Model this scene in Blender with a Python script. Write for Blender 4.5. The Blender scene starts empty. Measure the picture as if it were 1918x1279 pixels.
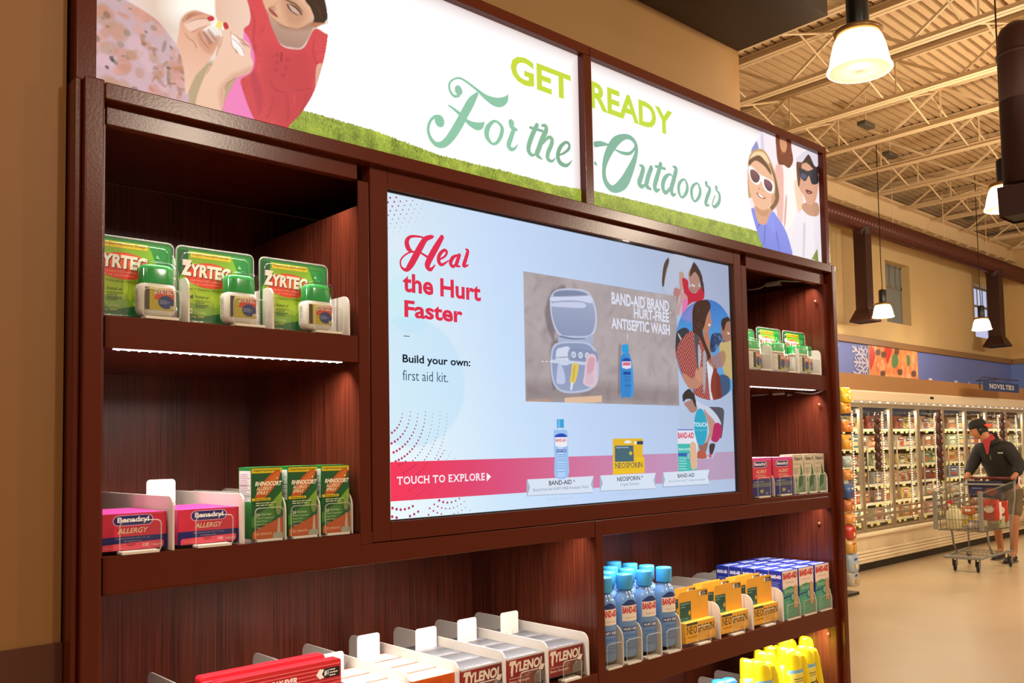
import bpy, bmesh, math, random
import numpy as np
from mathutils import Matrix, Vector
random.seed(7); rng=np.random.default_rng(7)
scene=bpy.context.scene; COL=scene.collection
# ---------------------------------------------------------------- camera
YAW,PIT,ROL,FPX,CXP,CYP=0.7677409635,0.0558360310,-0.0208370841,1664.13713,1048.07164,745.84431
CAM=np.array([-1.01608787,-1.55824566,1.5])
_f=np.array([math.sin(YAW)*math.cos(PIT),math.cos(YAW)*math.cos(PIT),math.sin(PIT)])
_r=np.array([math.cos(YAW),-math.sin(YAW),0.]); _u=np.cross(_r,_f)
_r,_u=math.cos(ROL)*_r+math.sin(ROL)*_u,-math.sin(ROL)*_r+math.cos(ROL)*_u
cd=bpy.data.cameras.new('camera'); cam=bpy.data.objects.new('camera',cd); COL.objects.link(cam)
cam.matrix_world=Matrix([[_r[0],_u[0],-_f[0],CAM[0]],[_r[1],_u[1],-_f[1],CAM[1]],[_r[2],_u[2],-_f[2],CAM[2]],[0,0,0,1]])
cd.sensor_fit='HORIZONTAL'; cd.sensor_width=36.; cd.lens=FPX*36/1918
cd.shift_x=(959-CXP)/1918; cd.shift_y=(CYP-639.5)/1918; cd.clip_start=.02; cd.clip_end=100
scene.camera=cam
def un(x,y,ax,v):
    """measured photo pixel -> point on the real plane axis=v"""
    d=_f+(x-CXP)/FPX*_r-(y-CYP)/FPX*_u
    return CAM+(v-CAM[ax])/d[ax]*d
# ---------------------------------------------------------------- look, world, lights
vs=scene.view_settings; vs.view_transform='Standard'; vs.look='None'; vs.gamma=1; vs.exposure=0.0; vs.use_curve_mapping=False
wd=bpy.data.worlds.new('world'); scene.world=wd; wd.use_nodes=True
wd.node_tree.nodes['Background'].inputs[0].default_value=(1,.74,.52,1)
wd.node_tree.nodes['Background'].inputs[1].default_value=.30
def srgb(h):
    if isinstance(h,(tuple,list)): return tuple(h)[:3]
    h=h.lstrip('#'); h=''.join(q*2 for q in h) if len(h)==3 else h; o=[]
    for i in (0,2,4):
        c=int(h[i:i+2],16)/255; o.append(c/12.92 if c<=.04045 else ((c+.055)/1.055)**2.4)
    return tuple(o)
WARM=(1,.85,.66); COOL=(1,.93,.88)
def point(name,loc,power,color=WARM,rad=.1):
    l=bpy.data.lights.new(name,'POINT'); l.energy=power; l.color=color; l.shadow_soft_size=rad
    o=bpy.data.objects.new(name,l); COL.objects.link(o); o.location=loc; return o
def area(name,loc,rot,sx,sy,power,color=COOL,spread=180):
    l=bpy.data.lights.new(name,'AREA'); l.shape='RECTANGLE'; l.size=sx; l.size_y=sy; l.energy=power; l.color=color; l.spread=math.radians(spread)
    o=bpy.data.objects.new(name,l); COL.objects.link(o); o.location=loc; o.rotation_euler=rot; return o
# high-bay lamps of the store (the four in view get their fixtures further down)
LAMPS=[(2.44,.17,3.05),(5.30,.60,3.05),(9.6,3.57,3.05),(12.05,3.30,3.05)]
for i,p in enumerate(LAMPS): point('lamp_light',(p[0],p[1],p[2]+.03),(26,48,85,95)[i],rad=.11)
for p in [(-2.6,-2.6,3.3),(.9,-3.4,3.3),(4.4,-3.2,3.3),(8.2,-2.6,3.3),(7.6,1.4,3.3),(12,-.8,3.3),(10.5,-2.8,3.3)]:
    point('store_lamp_light',p,165,rad=.12)
# added upward fill lights, without fixtures, to brighten the roof deck
for p in [(4,0,3.4),(8.5,1.2,3.4),(12.5,1.6,3.4)]: area('deck_fill_light',p,(math.pi,0,0),2.5,2.5,14,WARM)
# LED strips of the cabinet, tucked behind the front rails
def strip(x0,x1,z,y,pw,tilt=.35):
    return area('led_light',((x0+x1)/2,y,z),(tilt,0,0),x1-x0,.012,pw,spread=130)
strip(-.53,-.09,2.046,.035,2.6); strip(-.53,-.09,1.674,.035,2.4)
strip(-.53,.58,1.296,.035,4.8); strip(.65,1.76,1.296,.035,4.0)
strip(1.32,1.76,2.046,.035,2.2); strip(1.32,1.76,1.672,.035,2.0)
strip(.65,1.76,.874,.035,6); strip(-.53,.58,.874,.035,3)
# ---------------------------------------------------------------- materials
MATS={}
def mat(name,color,rough=.5,metal=0.,spec=.5,bump=0,bscale=40,bstretch=(1,1,1),var=0,vscale=6,vstretch=(1,1,1),emit=0,ecol=None,alpha=1,trans=0,coat=0,attr=False):
    if name in MATS: return MATS[name]
    m=bpy.data.materials.new(name); m.use_nodes=True; nt=m.node_tree; b=nt.nodes['Principled BSDF']; MATS[name]=m
    c=srgb(color) if color else (1,1,1)
    b.inputs['Base Color'].default_value=(*c,1); b.inputs['Roughness'].default_value=rough; b.inputs['Metallic'].default_value=metal
    b.inputs['Specular IOR Level'].default_value=spec; b.inputs['Alpha'].default_value=alpha
    b.inputs['Transmission Weight'].default_value=trans; b.inputs['Coat Weight'].default_value=coat
    if attr:
        a=nt.nodes.new('ShaderNodeAttribute'); a.attribute_name='Col'
        if emit:
            b.inputs['Base Color'].default_value=(0,0,0,1)
            nt.links.new(a.outputs['Color'],b.inputs['Emission Color'])
        else: nt.links.new(a.outputs['Color'],b.inputs['Base Color'])
    if emit:
        b.inputs['Emission Strength'].default_value=emit
        if not attr: b.inputs['Emission Color'].default_value=(*(srgb(ecol) if ecol else c),1)
    def noise(scale,stretch,detail=4):
        t=nt.nodes.new('ShaderNodeTexCoord'); mp=nt.nodes.new('ShaderNodeMapping'); n=nt.nodes.new('ShaderNodeTexNoise')
        mp.inputs['Scale'].default_value=stretch; n.inputs['Scale'].default_value=scale; n.inputs['Detail'].default_value=detail
        nt.links.new(t.outputs['Object'],mp.inputs['Vector']); nt.links.new(mp.outputs['Vector'],n.inputs['Vector']); return n
    if var and not attr:
        n=noise(vscale,vstretch); mx=nt.nodes.new('ShaderNodeMix'); mx.data_type='RGBA'
        rp=nt.nodes.new('ShaderNodeMapRange'); rp.inputs[1].default_value=.3; rp.inputs[2].default_value=.7
        nt.links.new(n.outputs['Fac'],rp.inputs[0]); nt.links.new(rp.outputs[0],mx.inputs[0])
        mx.inputs[6].default_value=(*[v*(1-var) for v in c],1); mx.inputs[7].default_value=(*[min(1,v*(1+var)) for v in c],1)
        nt.links.new(mx.outputs[2],b.inputs['Base Color'])
    if bump:
        n=noise(bscale,bstretch,2); bp=nt.nodes.new('ShaderNodeBump'); bp.inputs['Strength'].default_value=bump; bp.inputs['Distance'].default_value=.002
        nt.links.new(n.outputs['Fac'],bp.inputs['Height']); nt.links.new(bp.outputs['Normal'],b.inputs['Normal'])
    return m
def clear(name,gloss=.08,tint=(1,1,1),rough=.03):
    """thin clear plastic / glass pane: see-through with a fresnel-weighted gloss"""
    if name in MATS: return MATS[name]
    m=bpy.data.materials.new(name); m.use_nodes=True; nt=m.node_tree; nt.nodes.remove(nt.nodes['Principled BSDF']); MATS[name]=m
    o=nt.nodes['Material Output']; t=nt.nodes.new('ShaderNodeBsdfTransparent'); g=nt.nodes.new('ShaderNodeBsdfGlossy'); mx=nt.nodes.new('ShaderNodeMixShader')
    lw=nt.nodes.new('ShaderNodeLayerWeight'); lw.inputs[0].default_value=.5; pw=nt.nodes.new('ShaderNodeMath'); pw.operation='POWER'; pw.inputs[1].default_value=4; ml=nt.nodes.new('ShaderNodeMath'); ml.operation='MULTIPLY_ADD'; ml.inputs[1].default_value=.6; ml.inputs[2].default_value=gloss
    t.inputs[0].default_value=(*tint,1); g.inputs[1].default_value=rough
    nt.links.new(lw.outputs['Facing'],pw.inputs[0]); nt.links.new(pw.outputs[0],ml.inputs[0]); nt.links.new(ml.outputs[0],mx.inputs[0]); nt.links.new(t.outputs[0],mx.inputs[1]); nt.links.new(g.outputs[0],mx.inputs[2]); nt.links.new(mx.outputs[0],o.inputs[0])
    return m
FRAME=mat('dark_cherry_lacquer','#56200e',.22,bump=.045,bscale=220,spec=.24)
def wood(name,c1,c2):
    m=bpy.data.materials.new(name); m.use_nodes=True; nt=m.node_tree; b=nt.nodes['Principled BSDF']; MATS[name]=m
    t=nt.nodes.new('ShaderNodeTexCoord'); mp=nt.nodes.new('ShaderNodeMapping'); mp.inputs['Scale'].default_value=(110,110,1.3)
    n=nt.nodes.new('ShaderNodeTexNoise'); n.inputs['Scale'].default_value=3.2; n.inputs['Detail'].default_value=5; n.inputs['Distortion'].default_value=.5
    mp2=nt.nodes.new('ShaderNodeMapping'); mp2.inputs['Scale'].default_value=(9,9,.7); n2=nt.nodes.new('ShaderNodeTexNoise'); n2.inputs['Scale'].default_value=1.5
    nt.links.new(t.outputs['Object'],mp.inputs[0]); nt.links.new(mp.outputs[0],n.inputs['Vector']); nt.links.new(t.outputs['Object'],mp2.inputs[0]); nt.links.new(mp2.outputs[0],n2.inputs['Vector'])
    ad=nt.nodes.new('ShaderNodeMath'); ad.operation='MULTIPLY_ADD'; ad.inputs[1].default_value=.35
    nt.links.new(n2.outputs['Fac'],ad.inputs[0]); nt.links.new(n.outputs['Fac'],ad.inputs[2])
    r=nt.nodes.new('ShaderNodeValToRGB'); r.color_ramp.elements[0].position=.52; r.color_ramp.elements[1].position=.78
    r.color_ramp.elements[0].color=(*srgb(c1),1); r.color_ramp.elements[1].color=(*srgb(c2),1)
    nt.links.new(ad.outputs[0],r.inputs[0]); nt.links.new(r.outputs[0],b.inputs['Base Color']); b.inputs['Roughness'].default_value=.30
    return m
WOOD=wood('cherry_wood_laminate','#38160c','#642a1a')
WHITEP=mat('white_divider_plastic','#d9d0c4',.45)
CLEARP=clear('clear_plastic',.05,(.97,.97,.96),.08)
CLEAREDGE=mat('clear_plastic_edge','#e8ecdf',.2,alpha=.28)
PRINT=mat('printed_carton',None,.42,attr=True,spec=.4)
GLOW=mat('backlit_print',None,.4,attr=True,emit=1.0,spec=.2)
LCD=mat('display_print',None,.4,attr=True,emit=1.0,spec=0)
BLACK=mat('black_plastic','#0c0c0d',.35)
# ---------------------------------------------------------------- mesh helpers
def tag(o,label=None,cat=None,group=None,kind=None):
    if label: o['label']=label
    if cat: o['category']=cat
    if group: o['group']=group
    if kind: o['kind']=kind
    return o
def empty(name,loc=(0,0,0),rz=0,**k):
    o=bpy.data.objects.new(name,None); COL.objects.link(o); o.location=loc; o.rotation_euler=(0,0,rz); o.empty_display_size=.05
    return tag(o,**k)
class MB:
    def __init__(s): s.v=[]; s.f=[]; s.c=[]
    def add(s,vs_,fs,col=None):
        b=len(s.v); s.v+= [tuple(map(float,p)) for p in vs_]; s.f+=[tuple(i+b for i in f) for f in fs]; s.c+=[col]*len(fs); return s
    def box(s,x0,x1,y0,y1,z0,z1,col=None):
        return s.add([(x0,y0,z0),(x1,y0,z0),(x1,y1,z0),(x0,y1,z0),(x0,y0,z1),(x1,y0,z1),(x1,y1,z1),(x0,y1,z1)],
            [(0,3,2,1),(4,5,6,7),(0,1,5,4),(1,2,6,5),(2,3,7,6),(3,0,4,7)],col)
    def prism(s,poly,ax,a,b,col=None):
        """poly: 2D points in the two other axes (cyclic order yz, xz, xy); extruded along ax from a to b"""
        n=len(poly); P=[]
        for t in (a,b):
            for p,q in poly: P.append((t,p,q) if ax==0 else (p,t,q) if ax==1 else (p,q,t))
        return s.add(P,[tuple(range(n)),tuple(range(2*n-1,n-1,-1))]+[(i,(i+1)%n,n+(i+1)%n,n+i)[::-1] for i in range(n)],col)
    def tube(s,pts,r,n=8,col=None,cap=True):
        pts=[Vector(p) for p in pts]; m=len(pts); rs=r if isinstance(r,(list,tuple)) else [r]*m; V=[]; up=None
        for i,p in enumerate(pts):
            t=(pts[min(i+1,m-1)]-pts[max(i-1,0)]).normalized()
            if up is None: up=t.orthogonal().normalized()
            else: up=(up-t*up.dot(t)); up=up.normalized() if up.length>1e-6 else t.orthogonal().normalized()
            w=t.cross(up)
            for k in range(n):
                a=2*math.pi*k/n; V.append(p+(up*math.cos(a)+w*math.sin(a))*rs[i])
        F=[(i*n+k,i*n+(k+1)%n,(i+1)*n+(k+1)%n,(i+1)*n+k) for i in range(m-1) for k in range(n)]
        if cap: F+=[tuple(range(n-1,-1,-1)),tuple((m-1)*n+k for k in range(n))]
        return s.add(V,F,col)
    def lathe(s,prof,c=(0,0,0),n=20,sx=1,sy=1,col=None,pw=2.):
        V=[];m=len(prof)
        for r,z in prof:
            for k in range(n):
                a=2*math.pi*k/n; ca,sa=math.cos(a),math.sin(a)
                q=(abs(ca)**pw+abs(sa)**pw)**(-1/pw) if pw!=2 else 1
                V.append((c[0]+r*sx*ca*q,c[1]+r*sy*sa*q,c[2]+z))
        F=[(i*n+k,i*n+(k+1)%n,(i+1)*n+(k+1)%n,(i+1)*n+k) for i in range(m-1) for k in range(n)]
        if prof[0][0]>1e-5: F.append(tuple(range(n-1,-1,-1)))
        if prof[-1][0]>1e-5: F.append(tuple((m-1)*n+k for k in range(n)))
        return s.add(V,F,col)
    def build(s,name,m,parent=None,world=False,bevel=0,smooth=False,bseg=2,**k):
        me=bpy.data.meshes.new(name); off=Vector(parent.matrix_basis.translation) if (world and parent) else Vector((0,0,0))
        if world and parent and parent.parent: off+=Vector(parent.parent.location)
        me.from_pydata([(p[0]-off.x,p[1]-off.y,p[2]-off.z) for p in s.v],[],s.f)
        if any(c is not None for c in s.c):
            at=me.color_attributes.new('Col','FLOAT_COLOR','CORNER'); L=[]
            for f,c in zip(s.f,s.c):
                if c is None: c=(1,1,1)
                if isinstance(c,list): L+= [(*x,1) for x in c]
                else: L+= [(*c,1)]*len(f)
            at.data.foreach_set('color',np.array(L,dtype=np.float32).ravel())
        me.materials.append(m); me.validate()
        if smooth: me.polygons.foreach_set('use_smooth',[True]*len(me.polygons))
        o=bpy.data.objects.new(name,me); COL.objects.link(o)
        if parent: o.parent=parent
        if bevel:
            b=o.modifiers.new('bevel','BEVEL'); b.width=bevel; b.segments=bseg; b.limit_method='ANGLE'
        return tag(o,**k)
def rrect(x0,x1,z0,z1,r,n=4,corners=(1,1,1,1)):
    P=[]
    for (cx,cz,a0),on in zip(((x1-r,z1-r,0),(x0+r,z1-r,90),(x0+r,z0+r,180),(x1-r,z0+r,270)),corners):
        if on:
            for k in range(n+1):
                a=math.radians(a0+90*k/n); P.append((cx+r*math.cos(a),cz+r*math.sin(a)))
        else: P.append(((x1 if a0 in (0,270) else x0),(z1 if a0 in (0,90) else z0)))
    return P
def kids(o): return [c for c in bpy.data.objects if c.parent==o]
KIDS={}
def copy_tree(o,loc=None,parent=None,rz=None,**k):
    c=o.copy(); COL.objects.link(c)
    if parent: c.parent=parent
    if loc is not None: c.location=loc
    if rz is not None: c.rotation_euler.z=rz
    if o.name not in KIDS: KIDS[o.name]=list(o.children)
    for ch in KIDS[o.name]: copy_tree(ch,parent=c)
    return tag(c,**k)
# ---------------------------------------------------------------- flat print: text, shapes, painted pictures
_G={}
def glyph(txt,bold=0,lsp=1.0):
    k=(txt,bold,lsp)
    if k in _G: return _G[k]
    cu=bpy.data.curves.new('t','FONT'); cu.body=txt; cu.offset=bold; cu.resolution_u=3; cu.space_character=lsp
    o=bpy.data.objects.new('t',cu); COL.objects.link(o); dg=bpy.context.evaluated_depsgraph_get()
    me=bpy.data.meshes.new_from_object(o.evaluated_get(dg)); v=np.array([(p.co.x,p.co.y) for p in me.vertices]); f=[tuple(p.vertices) for p in me.polygons]
    bpy.data.objects.remove(o); bpy.data.curves.remove(cu); bpy.data.meshes.remove(me)
    if len(v):
        mn=v.min(0); mx=v.max(0); v=(v-mn)/(mx-mn+1e-9); asp=(mx-mn)[0]/(mx-mn)[1]
    else: asp=1
    _G[k]=(v,f,asp); return _G[k]
SER={'N':'tl bl tr','T':'bc TT','E':'tl bl','L':'tl bl','F':'tl bl','P':'tl bl','R':'tl bl br','I':'tc bc','H':'tl tr bl br','U':'tl tr','X':'tl tr bl br','V':'tl tr','C':'','O':'','S':''}
def crom(P,n=6,closed=True):
    """Catmull-Rom through 2D (or 3-tuple) control points"""
    P=[tuple(p) for p in P]; m=len(P); out=[]
    R=range(m) if closed else range(m-1)
    for i in R:
        g=(lambda j:P[j%m]) if closed else (lambda j:P[max(0,min(m-1,j))])
        a,b,c,d=g(i-1),g(i),g(i+1),g(i+2)
        for k in range(n):
            t=k/n; out.append(tuple(.5*((2*q)+(-p+r)*t+(2*p-5*q+4*r-s_)*t*t+(-p+3*q-3*r+s_)*t**3) for p,q,r,s_ in zip(a,b,c,d)))
    if not closed: out.append(P[-1])
    return out
class Flat:
    """layers of flat print on a plane: P0 origin, U right, V up (unit lengths in metres), N towards the viewer"""
    def __init__(s,P0,U,V,w=1,h=1,eps=.00015):
        s.P0=Vector(P0); s.U=Vector(U); s.V=Vector(V); s.N=s.U.cross(s.V).normalized(); s.w=w; s.h=h; s.mb=MB(); s.k=1; s.eps=eps
    def pt(s,u,v,): return s.P0+s.U*(u*s.w)+s.V*(v*s.h)+s.N*(s.eps*s.k)
    def faces(s,pts,fs,col): s.mb.add([s.pt(*p) for p in pts],fs,srgb(col) if not isinstance(col,list) else col); s.k+=1; return s
    def poly(s,pts,col): return s.faces(pts,[tuple(range(len(pts)))],col)
    def rect(s,x0,y0,x1,y1,col): return s.poly([(x0,y0),(x1,y0),(x1,y1),(x0,y1)],col)
    def grad(s,x0,y0,x1,y1,a,b,c,d): # corner colours bl br tr tl
        s.mb.add([s.pt(x0,y0),s.pt(x1,y0),s.pt(x1,y1),s.pt(x0,y1)],[(0,1,2,3)],[srgb(a),srgb(b),srgb(c),srgb(d)]); s.k+=1; return s
    def ell(s,cx,cy,rx,ry,col,n=20,rot=0):
        c_,s_=math.cos(rot),math.sin(rot)
        return s.poly([(cx+rx*math.cos(a)*c_-ry*math.sin(a)*s_,cy+rx*math.cos(a)*s_+ry*math.sin(a)*c_) for a in [2*math.pi*i/n for i in range(n)]],col)
    def pill(s,x0,y0,x1,y1,col):
        r=(y1-y0)/2*s.h/s.w; return s.poly([(x1-r+r*math.sin(a),(y0+y1)/2+(y1-y0)/2*math.cos(a)) for a in [math.pi*i/6 for i in range(7)]]+[(x0+r-r*math.sin(a),(y0+y1)/2-(y1-y0)/2*math.cos(a)) for a in [math.pi*i/6 for i in range(7)]],col)
    def text(s,t,x0,y0,x1,y1,col,bold=0.01,shear=0,rise=0,lsp=1.0):
        v,f,_=glyph(t,bold,lsp)
        return s.faces([(x0+(x1-x0)*a+shear*b*(y1-y0)*s.h/s.w,y0+(y1-y0)*b+rise*a) for a,b in v],f,col)
    def serif(s,t,x0,y0,x1,y1,col,bold=.012,gap=.14,ser=.16,rise=0):
        ws=[glyph(c,bold)[2] if c!=' ' else .3 for c in t]; ws=[max(w,.22)*.92 for w in ws]; tot=sum(ws)+gap*(len(t)-1); sc=(x1-x0)/tot; x=x0; th=.07*(y1-y0)
        for c,w in zip(t,ws):
            a,b=x,x+w*sc; r=rise*(a-x0)/(x1-x0)
            if c!=' ':
                s.text(c,a,y0+r,b,y1+r,col,bold); s.k-=.9
                d=ser*sc
                for q in SER.get(c,'').split():
                    yy=y1 if q[0] in 'tT' else y0; yA,yB=(yy-th,yy) if q[0] in 'tT' else (yy,yy+th)
                    if q=='TT':
                        for e in (a,b): s.rect(e-.03*sc,y1-th*3.4+r,e+.05*sc,y1+r,col); s.k-=1
                        continue
                    st=.16*sc; e={'l':a+st/2,'r':b-st/2,'c':(a+b)/2}[q[1]]
                    s.rect(e-d,yA+r,e+d,yB+r,col); s.k-=.9
            x+=(w+gap)*sc
        s.k+=1; return s
    def lines(s,x0,y0,x1,y1,n,col,fill=.45,seed=1):
        R=random.Random(seed); dy=(y1-y0)/n; F=[];V=[]
        for i in range(n):
            xe=x0+(x1-x0)*R.uniform(.6,1); yb=y0+i*dy; x=x0
            while x<xe:
                w=(x1-x0)*R.uniform(.06,.18); b=len(V); V+= [(x,yb),(min(x+w,xe),yb),(min(x+w,xe),yb+dy*fill),(x,yb+dy*fill)]; F.append((b,b+1,b+2,b+3)); x+=w+(x1-x0)*.03
        return s.faces(V,F,col)
    def stroke(s,pts,col,closed=False,n=6):
        """variable-width pen stroke, pts=(x,y,width)"""
        Q=crom(pts,n,closed); m=len(Q); V=[]
        for i,(x,y,w) in enumerate(Q):
            a=Q[(i-1)%m] if closed else Q[max(i-1,0)]; b=Q[(i+1)%m] if closed else Q[min(i+1,m-1)]
            dx,dy=b[0]-a[0],b[1]-a[1]; L=math.hypot(dx,dy) or 1; w=max(w,.0001)
            V+= [(x-dy/L*w/2,y+dx/L*w/2),(x+dy/L*w/2,y-dx/L*w/2)]
        F=[(2*i,2*i+1,2*((i+1)%m)+1,2*((i+1)%m)) for i in range(m if closed else m-1)]
        s.faces(V,F,col); s.k-=1
        if not closed:
            for q in (Q[0],Q[-1]): s.ell(q[0],q[1],q[2]/2,q[2]/2,col,10); s.k-=1
        return s
    def build(s,name,m,parent=None,world=False,**k): return s.mb.build(name,m,parent,world,**k)
def snoise(nz,nx,cell,g=np.random.default_rng(3)):
    a=g.normal(0,1,(nz//cell+3,nx//cell+3)); zi=np.arange(nz)/cell; xi=np.arange(nx)/cell
    z0=zi.astype(int); x0=xi.astype(int); fz=(zi-z0)[:,None]; fx=(xi-x0)[None,:]; fz=fz*fz*(3-2*fz); fx=fx*fx*(3-2*fx)
    q=lambda i,j:a[np.ix_(z0+i,x0+j)]
    return q(0,0)*(1-fz)*(1-fx)+q(1,0)*fz*(1-fx)+q(0,1)*(1-fz)*fx+q(1,1)*fz*fx
class Paint:
    """small painted picture: a colour grid in the picture's own plane (x across, z up)"""
    def __init__(s,x0,x1,z0,z1,res,col):
        s.nx=int((x1-x0)/res)+1; s.nz=int((z1-z0)/res)+1; s.x=np.linspace(x0,x1,s.nx); s.z=np.linspace(z0,z1,s.nz)
        s.X,s.Z=np.meshgrid(s.x,s.z); s.C=np.zeros((s.nz,s.nx,3))+np.array(srgb(col)); s.res=res; s.M=np.ones((s.nz,s.nx))
    def mask(s,P,soft=1.0):
        P=np.array(P); pad=soft*s.res*2
        i0,i1=np.searchsorted(s.x,[P[:,0].min()-pad,P[:,0].max()+pad]); j0,j1=np.searchsorted(s.z,[P[:,1].min()-pad,P[:,1].max()+pad])
        if i1<=i0 or j1<=j0: return None
        X=s.X[j0:j1,i0:i1]; Z=s.Z[j0:j1,i0:i1]; ins=np.zeros(X.shape,bool); D=np.full(X.shape,1e9)
        for (ax,az),(bx,bz) in zip(P,np.roll(P,-1,0)):
            dx,dz=bx-ax,bz-az; L=dx*dx+dz*dz+1e-18
            t=np.clip(((X-ax)*dx+(Z-az)*dz)/L,0,1); D=np.minimum(D,np.hypot(X-ax-t*dx,Z-az-t*dz))
            c=((az>Z)!=(bz>Z))&(X<dx*(Z-az)/(dz if dz else 1e-12)+ax); ins^=c
        sd=np.where(ins,D,-D); return (slice(j0,j1),slice(i0,i1)),np.clip(.5+sd/(soft*s.res),0,1)
    def fill(s,P,col,soft=1.2,a=1.,smooth=True,col2=None,ax=1):
        if smooth and len(P)>3: P=[q[:2] for q in crom(P,5)]
        r=s.mask(P,soft)
        if r is None: return s
        sl,m=r; m=(m*a)[...,None]; c=np.array(srgb(col))
        if col2 is not None:
            G=s.Z[sl] if ax==1 else s.X[sl]; lo,hi=min(p[ax] for p in P),max(p[ax] for p in P); t=np.clip((G-lo)/(hi-lo+1e-9),0,1)[...,None]; c=c*(1-t)+np.array(srgb(col2))*t
        s.C[sl]=s.C[sl]*(1-m)+c*m; return s
    def blobs(s,P,cols,n,r,seed=0,a=.7,soft=4,asp=1.):
        R=random.Random(seed); P=np.array(P); rr=s.mask(P,1)
        if rr is None: return s
        sl,m=rr; X=s.X[sl];Z=s.Z[sl]
        for _ in range(n):
            cx=R.uniform(P[:,0].min(),P[:,0].max()); cz=R.uniform(P[:,1].min(),P[:,1].max()); q=r*R.uniform(.4,1.3); th=R.uniform(0,3.14); e=R.uniform(.5,1)*asp
            u=(X-cx)*math.cos(th)+(Z-cz)*math.sin(th); w=-(X-cx)*math.sin(th)+(Z-cz)*math.cos(th)
            k=np.clip((1-np.hypot(u,w/e)/q)*soft,0,1)*a*m; k=k[...,None]; s.C[sl]=s.C[sl]*(1-k)+np.array(srgb(R.choice(cols)))*k
        return s
    def grain(s,amp,seed=0):
        g=np.random.default_rng(seed).normal(1,amp,(s.nz,s.nx,1)); s.C=np.clip(s.C*g,0,1.2); return s
    def clip(s,P,smooth=True):
        if smooth: P=[q[:2] for q in crom(P,6)]
        M=np.zeros((s.nz,s.nx)); r=s.mask(P,1)
        if r: M[r[0]]=r[1]
        s.M=np.minimum(s.M,M); return s
    def build(s,name,y,m,parent,gain=1.,world=True,**k):
        V=np.stack([s.X,np.full_like(s.X,y),s.Z],-1).reshape(-1,3); keep=s.M>.5
        idx=np.arange(s.nx*s.nz).reshape(s.nz,s.nx); K=keep[:-1,:-1]&keep[1:,:-1]&keep[:-1,1:]&keep[1:,1:]
        F=np.stack([idx[:-1,:-1],idx[:-1,1:],idx[1:,1:],idx[1:,:-1]],-1)[K]
        used=np.zeros(len(V),bool); used[F.ravel()]=True; mp=np.cumsum(used)-1; V=V[used]; F=mp[F]
        if world and parent: V=V-np.array(parent.location)
        me=bpy.data.meshes.new(name); me.vertices.add(len(V)); me.vertices.foreach_set('co',V.astype(np.float32).ravel())
        me.loops.add(F.size); me.loops.foreach_set('vertex_index',F.astype(np.int32).ravel()); me.polygons.add(len(F)); me.polygons.foreach_set('loop_start',np.arange(0,F.size,4,dtype=np.int32))
        me.update(calc_edges=True); at=me.color_attributes.new('Col','FLOAT_COLOR','POINT')
        C=np.concatenate([s.C.reshape(-1,3)[used]*gain,np.ones((len(V),1))],1); at.data.foreach_set('color',C.astype(np.float32).ravel())
        me.materials.append(m); o=bpy.data.objects.new(name,me); COL.objects.link(o); o.parent=parent; return tag(o,**k)
def mapper(x0,y0,sc,Y):
    """crop pixel (of a zoomed look at the photo) -> (x,z) on the picture plane y=Y"""
    def f(*pts):
        o=[]
        for p in pts:
            q=un(x0+p[0]*sc,y0+p[1]*sc,1,Y); o.append((q[0],q[2])+tuple(w*sc*wsc for w in p[2:]))
        return o
    q=un(x0+200*sc,y0+200*sc,1,Y); wsc=abs((q-CAM)@_f)/FPX*1.12
    return f
# ================================================================ building shell
def S(o,**k): o['kind']='structure'; return tag(o,**k)
WALLM=mat('ochre_wall_paint','#9c7440',.7,var=.04,vscale=2,bump=.15,bscale=60)
FARWALL=mat('tan_wall_paint','#c8aa76',.75,var=.03,vscale=1.5)
COLM=mat('tan_column_paint','#855a2a',.55,var=.05,vscale=3)
m=MB().box(-8,22,-8,8,-.05,0); fl=m.build('floor',mat('polished_concrete','#cbb28c',.3,var=.07,vscale=1.2,spec=.5,bump=.05,bscale=3)); S(fl)
m=MB().box(-3,2.12,.55,.75,0,3.168); S(m.build('wall_back',WALLM)); S(MB().box(-8,22,-9,-4.001,5.40,5.45).box(-8,1.199,-4,.13,5.40,5.45).build('ceiling_rear',mat('rear_roof','#a88a66',.7)))
m=MB().box(-.697,-.598,.03,.55,0,3.168); S(m.build('wall_column',COLM))
m=MB().box(-.70,-.5965,.026,.55,0,1.208); S(m.build('shadow_panel',mat('shadow_brown','#4c2210',.4)),label=None)  # soft shadow on the column, put in as a dark panel
m=MB().box(-3,-.7,.38,.55,0,3.168); S(m.build('wall_left',mat('olive_paint','#6a5420',.6)))
m=MB().box(-4,2.117,.131,.8,3.168,3.9); S(m.build('ceiling_bulkhead',mat('dark_bulkhead','#3d2c1c',.7)))
# ================================================================ display cabinet
cab=empty('display_cabinet',(.62,.25,0),label='dark cherry wood display cabinet with lit shelf cubbies around the screen',cat='cabinet')
YF=-.02
def cb(name,x0,x1,y0,y1,z0,z1,m=FRAME,bev=.0015,**k): return MB().box(x0,x1,y0,y1,z0,z1).build(name,m,cab,True,bevel=bev,**k)
xl=un(197.4,148,1,YF)[0]; xpl=un(160,148,1,YF)[0]
cb('side_panel',xpl,xl,YF,.50,0,un(175,143,1,YF)[2],bev=.003)
cb('edge_trim',xpl-.0115,xpl-.0005,YF+.012,.50,0,un(157,139,1,YF)[2],bev=.004)
XR0,XR1=un(1566,600,1,YF)[0]-.017,un(1573,700,1,YF)[0]
xr=un(1558,512,1,YF)[0]
cb('side_panel',xr,xr+.026,YF,.50,0,un(1562,497,1,YF)[2],bev=.003)
cb('back_panel',-.547,1.80,.503,.515,0,2.10,WOOD,0)
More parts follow.
